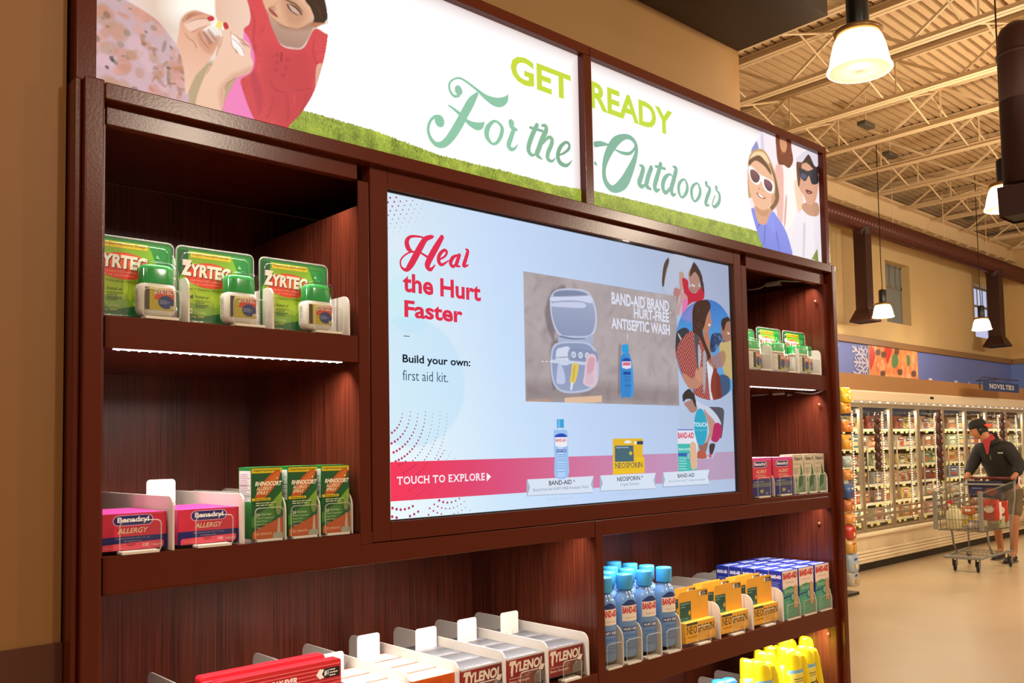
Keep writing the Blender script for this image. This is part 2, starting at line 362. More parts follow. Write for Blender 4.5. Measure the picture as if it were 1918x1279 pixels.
# inner walls
cb('inner_wall',-.5475,-.5455,.004,.503,0,2.10,WOOD,0)
cb('partition',-.070,-.048,.0,.503,1.34,2.0,WOOD,.001)
cb('partition',1.279,1.304,.0,.503,1.33,2.0,WOOD,.001)
cb('partition',.603,.630,.0,.503,0.02,1.316,WOOD,.001)
cb('inner_wall',1.774,1.799,.004,.503,0,2.052,WOOD,.001)
cb('stile',-.070,-.0445,-.001,.003,1.342,2.052); cb('stile',1.2745,1.3035,-.001,.003,1.329,2.052); cb('stile',.603,.630,-.001,.003,.02,1.3155)
cb('stile',1.7745,1.7995,.0,.0035,.02,2.05)
# rails and shelves
cb('rail',-.5455,-.0705,0,.02,2.053,2.10); cb('rail',1.304,1.774,0,.02,2.045,2.10)
cb('rail',-.5455,.6025,0,.02,1.2755,1.3165); cb('rail',.6305,1.774,0,.02,1.2755,1.3165)
cb('filler',-.0700,-.0427,-.001,.02,1.3168,1.3415,bev=0); cb('filler',1.2727,1.3035,-.001,.02,1.3168,1.3288,bev=0)
cb('top_board',-.547,1.80,.0,.503,2.101,2.12,bev=0)
cb('shelf',-.5455,-.0705,0,.503,1.680,1.7335); cb('shelf',-.5455,-.0705,-.0005,.503,1.318,1.338)
cb('shelf_lip',-.5455,-.0705,-.0012,-.0006,1.2795,1.3385,bev=0)
cb('shelf',1.304,1.774,-.0,.503,1.679,1.730); cb('shelf',1.304,1.774,-.0005,.503,1.3165,1.331)
cb('divider_board',-.0445,1.2745,.04,.503,1.30,1.335,bev=0)
cb('shelf',-.5455,.6025,0,.503,.878,.9385); cb('shelf',.6305,1.774,0,.503,.878,.9385)
cb('shelf',-.5455,.6025,0,.503,.50,.55); cb('shelf',.6305,1.774,0,.503,.50,.55); cb('plinth',-.547,1.80,.02,.503,0,.10)
# face frame around the screen (front plane Y=0), with a fine groove all round
SY=.012
sx0,sz0=un(725,360,1,SY)[0],un(731,973.5,1,SY)[2]; sx1,sz1=un(1364,700,1,SY)[0]+.012,un(725,360,1,SY)[2]
sx1=(un(1363,496.5,1,SY)[0]+un(1378.5,918.5,1,SY)[0])/2
fx0=un(725,360,1,0)[0]; fz1=un(725,353,1,0)[2]; fx1=un(1373,498,1,0)[0]; fz0=un(1377,922,1,0)[2]
cb('screen_surround',-.0425,fx0,-.002,.03,1.3185,2.10); cb('screen_surround',fx1,1.2725,-.002,.03,1.3185,2.10)
cb('screen_surround',fx0+.0002,fx1-.0002,-.002,.03,fz1,2.10); cb('screen_surround',fx0+.0002,fx1-.0002,-.002,.03,1.3185,fz0)
# LED strips under the shelves (seen edge-on as bright dotted lines)
LEDM=mat('led_strip','#fff4f0',.3,emit=9,ecol='#fff2f0'); LEDD=mat('led_dim','#fff4f0',.3,emit=2.2,ecol='#fff2f0')
for x0,x1,z in ((-.53,-.105,1.6795),(1.315,1.70,1.6785)):
    s=cb('led_strip',x0,x1,.004,.011,z-.0014,z,LEDD,0)
    d=MB(); n=int((x1-x0)/.017)
    for i in range(n): d.box(x0+.006+i*.017,x0+.009+i*.017,.004,.009,z-.0026,z-.0014)
    o=d.build('led_chips',LEDM,s,True); o['kind']='stuff'
    o.location=(0,0,0)
# bolts, corner cable clips inside the right cubbies
for x,y,z in ((1.768,.03,1.99),(1.768,.03,1.63),(1.772,.05,1.22),(1.772,.03,.845)):
    o=MB().lathe([(0,0),(.004,.0),(.006,.002),(.006,.004)],n=12).build('bolt',mat('copper_bolt','#a05a3a',.35,metal=.6),cab,smooth=True)
    o.location=(x-cab.location.x,y-cab.location.y,z); o.rotation_euler=(0,-math.pi/2,0)
# black channel between cabinet and right end panel; green reflection modelled as a bar
cb('gap_channel',1.7995,xr,.012,.05,0,2.10,BLACK,0); cb('gap_reflection',1.806,1.812,.004,.011,.45,.93,mat('green_reflection','#8a8a3a',.3),.001)
CABLE=mat('grey_cable','#b9b1a8',.4)
def cable(name,pts,label,r=.0028,conn=None,clip=None):
    t=empty(name,pts[0],label=label,cat='cable',group='power cables in the right cubbies')
    P=[q for q in crom([(p[0],p[1]) for p in pts],5,False)]; Q=[q for q in crom([(p[2],p[2]) for p in pts],5,False)]
    MB().tube([(a[0],a[1],b[0]) for a,b in zip(P,Q)],r,8).build('cord',CABLE,t,True,smooth=True)
    if conn: MB().box(*conn).build('connector',CABLE,t,True,bevel=.002)
    if clip: MB().lathe([(.0,-.003),(.009,-.003),(.009,.003),(.0,.003)],n=14).build('clip',CLEAREDGE,t).location=Vector(clip)-Vector(pts[0])
    return t
# wall of the right cubbies is X=1.774; measured pixels dropped onto it
def wl(x,y): q=un(x,y,0,1.768); return (1.768,q[1],q[2])
cable('light_cable',[wl(1400,543),wl(1422,540),wl(1440,531),wl(1462,526),wl(1500,527),wl(1528,524)],'thin grey cable with connector at the top of the upper right cubby',
      conn=(1.757,1.771,wl(1446,535)[1]-.035,wl(1428,535)[1]-.02,wl(1437,534)[2]-.007,wl(1437,534)[2]+.007),clip=wl(1460,534))
cable('light_cable',[wl(1408,741),wl(1430,739),wl(1450,735),wl(1480,733),wl(1520,737),wl(1541,731)],'thin grey cable with connector under the right shelf',
      conn=(1.757,1.771,wl(1456,735)[1]-.03,wl(1436,735)[1]-.03,wl(1446,736)[2]-.009,wl(1446,736)[2]+.007),clip=wl(1479,740))
MB().lathe([(.006,0),(.012,.01),(.012,.04),(.004,.05)],n=12).build('gap_glint',mat('bright_glint','#f4f0ea',.15,metal=.3),cab,smooth=True).location=(1.818-cab.location.x,.006-cab.location.y,1.945)  # white reflection in the gap, modelled as a small bright solid
# ================================================================ backlit header sign
PY=.02
hd=empty('header_sign',(.62,.1,2.12),label='long backlit header sign reading get ready for the outdoors',cat='sign')
def hb(name,x0,x1,y0,y1,z0,z1,m=FRAME,bev=.0015,**k): return MB().box(x0,x1,y0,y1,z0,z1).build(name,m,hd,True,bevel=bev,**k)
tz0,tz1=un(197.4,184.4,1,YF)[2],un(1557.9,495.5,1,YF)[2]
hb('bottom_frame',xl+.0005,xr-.0005,YF,.019,tz0,tz1,bev=.002)
hx0=un(181,100,1,0)[0]; hx1=un(1547,276,1,0)[0]; top=un(1546.9,276.2,1,0)[2]; tlo=top-.026
hb('side_frame',hx0-.03,hx0,0,.10,tz1+.0005,tlo-.0005); hb('side_frame',1.800,hx1,0,.10,tz1+.0005,tlo-.0005)
sm=un(1104.5,95,1,0)[0]
hb('top_frame',hx0-.03,sm-.001,0,.10,tlo,top); hb('top_frame',sm+.001,hx1,0,.10,tlo,top)
hb('centre_post',.599,.628,0,.05,tz1+.0005,tlo-.0008)
hb('back_box',hx0,1.80,.06,.10,tz1,tlo,bev=0)
# the two translucent panels; backlight falloff at their rims painted into the glow colour
def panel(x0,x1):
    nx,nz=80,30; P=Paint(x0,x1,tz1+.0005,tlo,.006,'#ffffff')
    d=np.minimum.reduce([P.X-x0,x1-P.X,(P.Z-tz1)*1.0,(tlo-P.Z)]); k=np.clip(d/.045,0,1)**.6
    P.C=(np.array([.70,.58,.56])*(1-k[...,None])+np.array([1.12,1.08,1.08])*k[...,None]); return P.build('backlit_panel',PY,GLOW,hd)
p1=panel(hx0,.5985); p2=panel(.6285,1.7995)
F=Flat((0,PY,0),(1,0,0),(0,0,1),eps=.0004)
def tb(F,t,Y,l,r,b,t_,col,fn='text',**k):
    x0=un(*l,1,Y)[0]; x1=un(*r,1,Y)[0]; z0=un(*b,1,Y)[2]; z1=un(*t_,1,Y)[2]; getattr(F,fn)(t,x0,z0,x1,z1,col,**k)
F.k=6
tb(F,'GET',PY,(955.3,130),(1067.5,140),(1056,187),(1067,142),'#c9dc3c',bold=.03)
tb(F,'READY',PY,(1103.5,150),(1258,215),(1249,253),(1257.6,210.5),'#c6db3a',bold=.03)
F.build('get_ready_lettering',GLOW,hd,True)
A=mapper(780,80,.18768,PY); B=mapper(1100,120,.2189,PY)
F=Flat((0,PY,0),(1,0,0),(0,0,1),eps=.0004); F.k=8
G1,G2='#8fc8a8','#7fb49c'
def st(M,c,*p,closed=False): F.stroke(M(*p),c,closed); F.k+=.02
def ball(M,c,x,y,r): q=M((x,y,r))[0]; F.ell(q[0],q[1],q[2],q[2]*1.05,c,16); F.k-=.98
st(A,G1,(415,535,22),(365,535,28),(325,480,26),(322,410,20),(365,368,16),(430,360,20),(510,408,24),(600,478,30),(680,545,52),(760,590,84),(825,600,88),(880,572,62),(905,525,10)); ball(A,G1,412,480,44)
st(A,G1,(598,512,30),(540,590,78),(478,700,84),(425,800,86),(372,890,84),(312,972,74),(250,1020,62),(185,1015,46),(132,955,38),(108,870,30),(128,790,26),(175,742,26),(225,745,40)); ball(A,G1,222,785,54)
st(A,G1,(313,630,14),(358,660,24),(418,710,34))
st(A,G1,(475,770,30),(535,815,56),(595,838,74),(640,828,56),(668,795,8))
st(A,G1,(790,790,24),(845,850,42),(835,930,44),(795,1000,32),(745,1010,26),(695,940,54),(700,860,54),(745,800,34),closed=True)
ball(A,G1,938,805,36); st(A,G1,(925,835,24),(950,862,30),(990,872,30)); st(A,G1,(965,860,46),(935,950,52),(912,1020,54),(928,1062,46),(968,1062,30),(1003,1020,8))
G3='#86b898'
st(A,G3,(1195,825,46),(1150,920,54),(1115,1020,54),(1112,1085,52),(1145,1125,34),(1185,1112,14)); st(A,G3,(1128,850,30),(1250,885,30))
st(A,G3,(1245,830,26),(1280,835,44),(1285,880,54),(1248,960,58),(1212,1060,58),(1195,1120,54),(1245,1165,14)); st(A,G3,(1255,1010,18),(1305,950,34),(1342,965,50),(1338,1020,50),(1305,1100,50),(1302,1160,48),(1345,1185,28),(1382,1150,8))
G4='#7dab8e'
st(A,G4,(1405,1128,16),(1462,1105,26),(1512,1060,34),(1512,1012,36),(1475,1000,32),(1425,1050,46),(1402,1130,52),(1425,1200,52),(1490,1228,36),(1543,1180,8))
st(B,G2,(310,625,46),(230,670,76),(165,780,66),(135,900,42),(150,1010,50),(215,1072,58),(300,1022,92),(360,910,74),(405,790,44),(410,700,38),(372,640,38),closed=True)
st(B,G2,(230,735,12),(300,765,26),(365,762,26),(410,700,16)); st(B,G2,(62,690,44),(110,684,40),(172,692,14)); st(B,G2,(60,850,26),(76,872,6))
st(B,G2,(440,868,14),(470,890,44),(455,960,48),(437,1020,50),(462,1050,34),(500,1020,14)); st(B,G2,(540,890,44),(512,970,48),(500,1040,48),(535,1072,20))
st(B,G2,(620,858,40),(595,950,48),(570,1040,48),(582,1082,40),(612,1075,14)); st(B,G2,(578,878,24),(656,898,24))
st(B,G2,(700,945,18),(655,980,42),(638,1050,46),(660,1102,36),(700,1065,26),(725,985,16),closed=True); st(B,G2,(725,880,14),(752,900,42),(735,980,48),(712,1070,48),(725,1120,38),(752,1112,10))
for cx,cy in ((810,1065),(920,1098)): st(B,G2,(cx+12,cy-76,18),(cx+38,cy-20,34),(cx+28,cy+40,36),(cx-8,cy+78,20),(cx-34,cy+30,36),(cx-30,cy-40,34),closed=True)
ball(B,G2,1010,1022,20); st(B,G2,(1006,1040,14),(1042,1070,34),(1018,1140,44),(1006,1200,38),(1038,1212,12))
ball(B,G2,1096,1060,20); st(B,G2,(1092,1078,12),(1122,1115,32),(1120,1180,38),(1085,1222,32),(1062,1200,16),(1085,1130,14))
F.build('outdoors_script_lettering',GLOW,hd,True)
# printed lawn along the bottom
G=Paint(un(540,236,1,PY)[0]-.01,1.7995,tz1+.0005,2.285,.0014,'#ffffff')
gl=[un(x,y,1,PY) for x,y in ((500,190),(575,209),(700,245),(826,292),(950,322),(1040,347),(1113,358),(1200,378),(1300,403),(1400,428),(1475,452),(1560,478))]
zt=np.interp(G.x,[g[0] for g in gl],[g[2] for g in gl]); jag=rng.uniform(0,.0035,G.nx)
G.M=(G.Z<(zt+jag)[None,:]).astype(float)
n1=rng.normal(0,1,(G.nz,G.nx)); n1=(n1+np.roll(n1,1,0)+np.roll(n1,1,1)+np.roll(n1,2,0))/2
lo=snoise(G.nz,G.nx,14)
t=np.clip((zt[None,:]-G.Z)/.08,0,1)[...,None]; base=np.array(srgb('#a2b040'))*(1-t)+np.array(srgb('#6f8226'))*t
xx=np.clip((G.X-1.3)/.4,0,1)[...,None]; base=base*(1-xx)+np.array(srgb('#86a52c'))*xx
G.C=base*np.clip(1+.20*n1+.16*lo,.4,1.6)[...,None]; G.build('grass_print',PY-.001,GLOW,hd)
# left photo print: hands with a plaster, girl in red top
c=mapper(180,0,.23983,PY)
x0=hx0+.001; P=Paint(x0,un(616,60,1,PY)[0],tz1+.0005,tlo-.0005,.0012,'#eadad0')
clipP=[(0,-560),(300,-560),(700,-520),(1100,-400),(1450,-260),(1680,-150),(1780,-20),(1806,120),(1808,280),(1775,480),(1700,720),(1605,880),(1508,985),(1400,1100),(700,900),(0,640)]
P.clip(c(*clipP))
f=P.fill
f(c((0,-500),(700,-500),(700,100),(300,100),(0,30)),'#e9cfc9',soft=30); f(c((400,-100),(620,-80),(660,200),(560,330),(350,180)),'#e0c4ae',30,.8); f(c((700,-400),(950,-400),(1000,160),(760,180),(560,60)),'#fffbf0',40)
f(c((700,560),(900,480),(1100,600),(1060,880),(700,800)),'#b9a07c',8)
dress=c((-20,-120),(120,-60),(250,15),(350,75),(480,165),(580,290),(655,400),(700,520),(712,690),(690,800),(300,740),(-20,640)); f(dress,'#cfaab4',3,1,True,'#c4a6a8')
P.blobs(dress,['#d99a86','#c98468','#dcb4bc','#b98a6a'],70,.016,3,.55,3); P.blobs(dress,['#5c5c48','#4a4a3c','#8a7a60'],26,.006,5,.6,3)
P.blobs(c((300,250),(600,330),(700,520),(690,780),(400,740),(450,480)),['#9a6a3c','#b07444','#6a5a3c','#c9a0a0'],60,.012,9,.5,3,.5); P.blobs(c((60,440),(130,440),(150,520),(100,560),(60,520)),['#2e2e26'],3,.009,2,.8)
f(c((945,-300),(1120,-300),(1190,60),(1192,160),(1150,240),(1120,300),(980,250),(930,120),(930,-80)),'#e6bca4',3,1,True,'#f0cdb8',0)
f(c((1150,235),(1210,225),(1265,330),(1300,520),(1345,760),(1350,960),(1000,870),(1010,770),(1080,640),(1140,520)),'#ee7fb8',3)
red=c((1100,-300),(1330,-300),(1340,60),(1370,170),(1410,290),(1450,360),(1530,385),(1620,372),(1700,230),(1780,260),(1830,300),(1830,520),(1725,510),(1708,740),(1660,1000),(1500,1100),(1300,1000),(1215,900),(1140,700),(1130,620),(1215,560),(1235,440),(1190,300),(1150,235),(1195,180),(1192,60)); f(red,'#cf4148',2,1,True,'#dc4a50')
f(c((1330,380),(1480,400),(1640,400),(1700,600),(1680,880),(1500,1000),(1380,900),(1300,640)),'#b93540',25,.45); P.blobs(red,['#c23a44','#e05a60','#b53340'],60,.012,4,.3,2,.4)
for q in ((1410,430),(1410,490),(1400,550),(1490,470),(1480,530),(1460,590)): f(c((q[0]-18,q[1]),(q[0],q[1]-18),(q[0]+18,q[1]),(q[0],q[1]+18)),'#a8303a',2,.5)
f(c((1440,410),(1452,420),(1446,480),(1436,480)),'#8f2430',1,.8); f(c((1200,600),(1240,560),(1300,760),(1270,900),(1235,760)),'#a82c48',6,.5)
f(c((1345,120),(1385,250),(1440,345),(1520,372),(1610,365),(1690,230),(1665,180),(1560,210),(1450,200)),'#a98270',3,1,True,'#c6a08a')
f(c((1480,60),(1600,120),(1700,150),(1700,220),(1560,240),(1420,200)),'#9c6f58',8,.6)
f(c((1300,-40),(1420,-160),(1600,-120),(1690,0),(1690,130),(1655,185),(1560,225),(1470,205),(1370,145),(1325,80)),'#dfa987',2.5,1,True,'#e8b897')
f(c((1430,-60),(1560,0),(1640,110),(1600,190),(1520,200),(1470,120)),'#b57c5c',14,.55)
f(c((1345,62),(1372,78),(1410,120),(1415,138),(1378,120),(1350,92)),'#a95550',1.5); f(c((1360,50),(1395,60),(1400,85),(1370,80)),'#b98068',3,.6)
f(c((1485,30),(1500,70),(1540,108),(1580,122),(1540,95),(1512,55)),'#3a2018',1.3); f(c((1500,45),(1540,60),(1585,95),(1575,112),(1530,92)),'#d6b4a8',2,.7); f(c((1500,28),(1560,52),(1605,105),(1600,120),(1555,70)),'#54301f',1.3,.9)
f(c((1560,-300),(1700,-200),(1770,-40),(1805,120),(1792,165),(1750,205),(1715,215),(1690,190),(1700,140),(1670,60),(1620,-20)),'#3b2419',2); f(c((1660,180),(1745,180),(1790,185),(1745,212),(1690,215)),'#b97a58',2)
f(c((1722,215),(1800,190),(1812,262),(1790,262),(1750,235)),'#ffffff',2)
f(c((1722,520),(1800,515),(1770,640),(1718,740)),'#dda78c',2)
def hand1():
    f(c((655,165),(700,105),(770,82),(835,100),(885,118),(925,132),(930,175),(865,210),(830,245),(860,330),(935,330),(925,400),(860,500),(770,600),(700,740),(685,560),(650,400),(628,345),(645,250)),'#efc3aa',2,1,True,'#e0a183')
    f(c((790,250),(840,240),(930,300),(945,340),(900,420),(840,400),(790,320)),'#c88668',6,.6)
    for a in (((680,180),(740,110),(830,110),(760,130)),((845,250),(900,330),(880,350),(835,270)),((880,230),(935,300),(925,320),(870,250))): f(c(*a),'#a05f48',3,.65)
    f(c((690,180),(790,150),(890,150),(925,155),(910,185),(850,205),(770,240),(720,240)),'#f2ccb6',3,.9)
hand1()
f(c((775,820),(860,560),(905,500),(930,440),(940,370),(975,290),(985,200),(1005,175),(1045,200),(1055,260),(1050,330),(1075,380),(1110,420),(1145,425),(1130,350),(1060,300),(1065,262),(1130,300),(1195,355),(1205,440),(1222,500),(1190,570),(1095,605),(1015,660),(1000,760),(975,860),(900,900)),'#ecbfa2',1.8,1,True,'#f0c8b0')
f(c((1050,590),(1120,560),(1210,520),(1190,575),(1095,612),(1010,670),(1000,780),(975,850),(960,700)),'#c88f70',8,.6)
f(c((1060,265),(1130,345),(1150,420),(1140,440),(1080,385),(1050,330)),'#fff4f0',1.5,.9); f(c((1085,375),(1110,420),(1090,415)),'#8a5a48',2,.7)
f(c((930,285),(945,370),(960,350),(972,290)),'#c98668',3,.7); f(c((1120,330),(1180,350),(1190,370),(1130,350)),'#b0765c',3,.5)
f(c((940,160),(990,178),(985,235),(928,212)),'#f2dc78',1.3,1,False); f(c((985,178),(1000,190),(990,240),(980,235)),'#fff',1,1,False); f(c((900,130),(930,135),(945,165),(925,210),(895,190)),'#fff8f2',2,.8)
f(c((866,140),(890,128),(915,134),(920,155),(900,168),(872,162)),'#c62a34',1.2); f(c((990,182),(1012,176),(1030,200),(1030,225),(1010,232),(992,212)),'#c62a34',1.2)
def line(pts,w,col,a=.8,soft=1.5):
    Q=crom([(x,y,w_) for (x,y),w_ in zip(pts,w)],5,False); up=[];dn=[]
    for i,(x,y,q) in enumerate(Q):
        a_=Q[max(i-1,0)]; b_=Q[min(i+1,len(Q)-1)]; dx,dy=b_[0]-a_[0],b_[1]-a_[1]; l=math.hypot(dx,dy) or 1; up.append((x-dy/l*q/2,y+dx/l*q/2)); dn.append((x+dy/l*q/2,y-dx/l*q/2))
    P.fill(c(*(up+dn[::-1])),col,soft,a,False)
# knuckle and finger outlines of the two hands
for pts in (((700,185),(745,165),(800,150),(850,148),(880,150)),((735,112),(700,130),(672,165)),((770,98),(735,112),(705,150)),((862,208),(800,225),(765,245),(740,255)),((800,255),(815,300),(850,350),(880,380)),((835,250),(870,300),(905,335)),((690,260),(720,300),(760,330),(785,380))): line(pts,[5,7,8,7,5][:len(pts)],'#9a5a40',.7)
for pts in (((1060,265),(1110,300),(1165,345),(1195,372)),((1062,300),(1110,345),(1140,385),(1150,420)),((985,290),(975,340),(950,390),(935,440)),((1050,250),(1052,310),(1060,360),(1085,400)),((1130,300),(1150,330),(1158,352)),((905,505),(880,540),(862,580)),((1000,700),(1012,665),(1040,640),(1090,608))): line(pts,[5,7,7,5],'#a5654a',.7)
line(((1455,-10),(1500,10),(1560,40),(1610,95)),[6,12,12,5],'#4a2a1c',.85); line(((1405,20),(1395,45),(1372,60),(1350,55)),[4,8,9,5],'#a86c4c',.6); line(((1325,80),(1375,145),(1465,205),(1560,226)),[5,7,9,6],'#9c6248',.6); line(((1345,64),(1375,92),(1412,135)),[3,5,4],'#6e2a26',.9)
line(((1640,-20),(1680,60),(1700,140),(1690,195)),[6,10,8,5],'#22140e',.6); line(((1700,20),(1740,80),(1760,160)),[4,10,6],'#5a4030',.5)
for pts in (((1210,80),(1235,180),(1225,300),(1245,420)),((1345,620),(1400,700),(1480,720),(1600,700),(1700,690)),((1380,760),(1360,860),(1330,920)),((1480,740),(1500,860),(1490,950)),((1640,740),(1620,840),(1570,930)),((1700,310),(1690,400),(1720,500))): line(pts,[8,14,14,10,6][:len(pts)],'#a02c38',.5,4)
P.grain(.02); P.build('family_photo_print',PY-.0016,GLOW,hd,gain=1.02)
# right photo print: boys in sunglasses, girl in white
c=mapper(1390,240,.20335,PY)
P=Paint(un(1396,300,1,PY)[0],1.7995,tz1+.0005,tlo-.0005,.0012,'#f6e8ee'); f=P.fill
P.clip(c((760,-50),(300,-60),(190,20),(100,160),(60,250),(46,380),(50,600),(75,740),(135,960),(185,1080),(260,1160),(400,1230),(560,1260),(760,1300)))
f(c((90,120),(130,120),(150,220),(85,230)),'#5a6fc0',3,.8); f(c((170,60),(190,60),(200,240),(175,240)),'#b8c0ea',4,.6)
f(c((310,330),(480,350),(500,560),(500,760),(440,900),(380,960),(330,820),(300,560)),'#fdf3ee',3); f(c((305,350),(370,360),(380,600),(370,860),(335,880),(300,600)),'#e9a390',6,.8); f(c((480,480),(545,560),(560,700),(520,780),(490,660)),'#f3c9a0',4,.8); f(c((395,640),(410,640),(400,860),(380,900)),'#c98a78',3,.7)
f(c((315,40),(440,80),(450,180),(466,300),(430,368),(380,340),(330,325),(312,200)),'#7d3b20',2); P.blobs(c((315,60),(440,90),(465,300),(430,365),(330,325)),['#a8582f','#5a2412'],24,.006,3,.7); f(c((345,105),(395,115),(410,165),(390,225),(355,200)),'#d9946c',2.5)
f(c((470,900),(500,820),(560,745),(640,800),(700,790),(710,1120),(655,1215),(455,1170)),'#e6dfe8',2,1,True,'#f0eaf0'); f(c((560,900),(580,900),(570,1190),(555,1190)),'#b0a8bc',4,.5)
f(c((548,740),(570,690),(690,690),(700,800),(615,805)),'#c79475',2)
f(c((500,320),(560,300),(700,320),(690,600),(655,690),(600,700),(565,620),(520,540)),'#dda285',2); f(c((500,310),(545,310),(530,500),(515,540),(500,430)),'#6b3a26',2); f(c((600,245),(640,230),(700,330),(700,420),(655,380),(590,320),(545,330)),'#39241c',2.5)
f(c((490,292),(560,225),(640,190),(700,170),(700,330),(665,350),(608,242),(548,312)),'#ddd6e2',2)
f(c((515,365),(560,378),(605,395),(680,380),(700,500),(640,515),(612,440),(580,488),(540,460)),'#262634',1.5); f(c((540,420),(590,430),(575,470),(545,455)),'#4a587e',2,.8)
f(c((582,566),(640,585),(635,605),(600,605)),'#6a2420',1.3); f(c((600,585),(628,592),(612,602)),'#e8b0a8',1,.6)
f(c((635,1205),(690,1110),(700,1230)),'#7d8f34',1.3,1,False)
f(c((55,300),(75,235),(130,195),(210,215),(290,380),(330,560),(338,660),(300,740),(255,768),(250,700),(150,600),(55,640),(45,420)),'#c79c6a',2)
f(c((60,310),(85,245),(135,215),(205,235),(250,330),(150,260),(90,290),(58,350)),'#efd3a4',2); f(c((250,330),(300,440),(335,600),(325,690),(262,765),(250,740),(300,600),(292,470)),'#7a5a38',3)
f(c((60,330),(110,262),(160,255),(240,350),(290,470),(295,600),(275,700),(205,760),(130,740),(85,640),(55,500)),'#edb996',2); f(c((60,300),(110,262),(170,260),(250,370),(262,430),(200,350),(120,300),(62,345)),'#6e4a30',3)
f(c((52,360),(92,358),(160,425),(218,455),(288,505),(286,590),(245,598),(200,560),(172,490),(150,520),(110,515),(70,460)),'#f8f4f2',1.3)
f(c((72,388),(112,388),(158,440),(148,492),(110,500),(78,455)),'#50333c',1.3,1,True,'#8a5560'); f(c((203,470),(250,488),(276,530),(265,582),(228,570),(200,520)),'#50333c',1.3,1,True,'#8a5560')
f(c((150,548),(165,560),(160,568),(148,560)),'#a06450',1.5,.6); f(c((180,565),(195,580),(188,586)),'#a06450',1.5,.6)
f(c((128,592),(168,612),(210,640),(205,655),(160,640),(135,612)),'#a8584c',1.3); f(c((142,602),(172,618),(200,642),(165,634)),'#fdf6f0',1)
f(c((272,620),(295,610),(300,650),(280,700),(265,690)),'#d99a78',2)
f(c((112,715),(180,752),(255,740),(268,790),(232,880),(150,885),(118,800)),'#dba27f',2.5); f(c((115,725),(180,760),(250,755),(225,810),(160,800)),'#c08660',5,.6)
f(c((80,762),(108,740),(128,820),(158,880),(222,880),(270,765),(335,840),(400,950),(445,1090),(450,1180),(300,1200),(150,1110),(130,960)),'#6c79d8',2,1,True,'#8791ea')
f(c((150,880),(165,885),(130,930)),'#4a55b4',2,.8); f(c((222,880),(295,965),(300,930),(270,780)),'#8a94ee',2,.6); f(c((205,900),(215,900),(205,1060),(195,1060)),'#4450a8',2,.6); f(c((320,960),(345,1120),(335,1130),(305,980)),'#4b56b0',4,.5)
P.grain(.015); P.build('children_photo_print',PY-.0015,GLOW,hd,gain=1.02)
# ================================================================ touch screen
tv=empty('touch_screen',(.6,.02,1.35),label='large touch screen showing a first aid advert in the middle of the cabinet',cat='screen')
def tvb(name,x0,x1,y0,y1,z0,z1,m,**k): return MB().box(x0,x1,y0,y1,z0,z1).build(name,m,tv,True,**k)
tvb('housing',sx0-.03,fx1+.005,SY+.002,.035,fz0-.01,fz1+.01,BLACK)
tvb('bezel',sx1+.0005,fx1+.004,SY-.003,SY+.001,sz0,sz1,mat('glossy_bezel','#121214',.15)); tvb('bezel',sx0-.02,fx1+.004,SY-.003,SY+.001,sz1+.0005,sz1+.02,mat('glossy_bezel','#121214',.15))
tvb('bezel',sx0-.02,fx1+.004,SY-.003,SY+.001,sz0-.03,sz0-.0005,BLACK)
P=Paint(sx0,sx1,sz0,sz1,.004,'#c9dcf2'); W=sx1-sx0; Hh=sz1-sz0
u=(P.X-sx0)/W; v=(P.Z-sz0)/Hh
def lerp(t,*cs):
    cs=[np.array(srgb(q)) for q in cs]; t=np.clip(t,0,1)*(len(cs)-1); o=np.zeros(t.shape+(3,))
    for i in range(len(cs)):
        o+=np.clip(1-abs(t-i),0,1)[...,None]*cs[i]
    return o
P.C=lerp(u,'#f2ffff','#d2eaff','#c4dafc','#bdd2f2','#b4c4e2')*(1-v[...,None])+lerp(u,'#dcebf8','#c8defc','#bccfee','#b2bfdc','#a4acc8')*v[...,None]  # viewing-angle dimming towards the right painted into the display colours
c7=mapper(740,420,.25,SY)
def circ(M,x,y,r,n=24): q=M((x,y,r))[0]; return [(q[0]+q[2]*math.cos(6.2832*i/n),q[1]+q[2]*math.sin(6.2832*i/n)) for i in range(n)]
P.fill(circ(c7,100,600,190),'#b8ecfa',1.5,.35); P.fill(circ(c7,130,1180,430,40),'#b4e0fa',1.5,.4); P.fill(circ(c7,60,480,230),'#c0f0f8',1.5,.25)
P.build('display_panel',SY,LCD,tv)
F=Flat((0,SY,0),(1,0,0),(0,0,1),eps=.0002)
def T(M,t,l,r,b,t_,col,fn='text',**k):
    x0=M(l)[0][0]; x1=M(r)[0][0]; z0=M(b)[0][1]; z1=M(t_)[0][1]; getattr(F,fn)(t,x0,z0,x1,z1,col,**k)
RED='#e2304f'
# dotted fans
def dots(cx,cy,r0,dr,nr,a0,a1,s0,s1,yr,col='#c8326a',step=34,M=None):
    q=M((cx,cy,1))[0]; u1=q[2]
    for i in range(nr):
        R_=(r0+dr*i)*u1; n=int((a1-a0)*R_/(step*u1))
        for j in range(n):
            a=a0+(a1-a0)*(j+.5*(i%2))/n; x=q[0]+R_*math.cos(a); z=q[1]+R_*math.sin(a)
            t=(a-a0)/(a1-a0); s=1.2*(s0*(1-t)+s1*t)*u1*(1 if i<nr-3 else .7)
            if x-s<sx0 or z-s<sz0 or not (yr[0]<z<yr[1]): continue
            cc=srgb(col); k=.55*t; F.ell(x,z,s,s,tuple(a_*(1-k)+b_*k for a_,b_ in zip(cc,srgb('#34405c'))),8); F.k-=1
F.k=2
c2=mapper(720,740,.18765,SY)
zb1=c2((52,1062))[0][1]; zt1=c2((52,668))[0][1]
dots(-40,150,228,82,7,-1.50,.02,12,4,(zt1,2),M=c2); dots(110,150,640,70,4,-1.05,-.55,11,4,(zt1,2),M=c2)
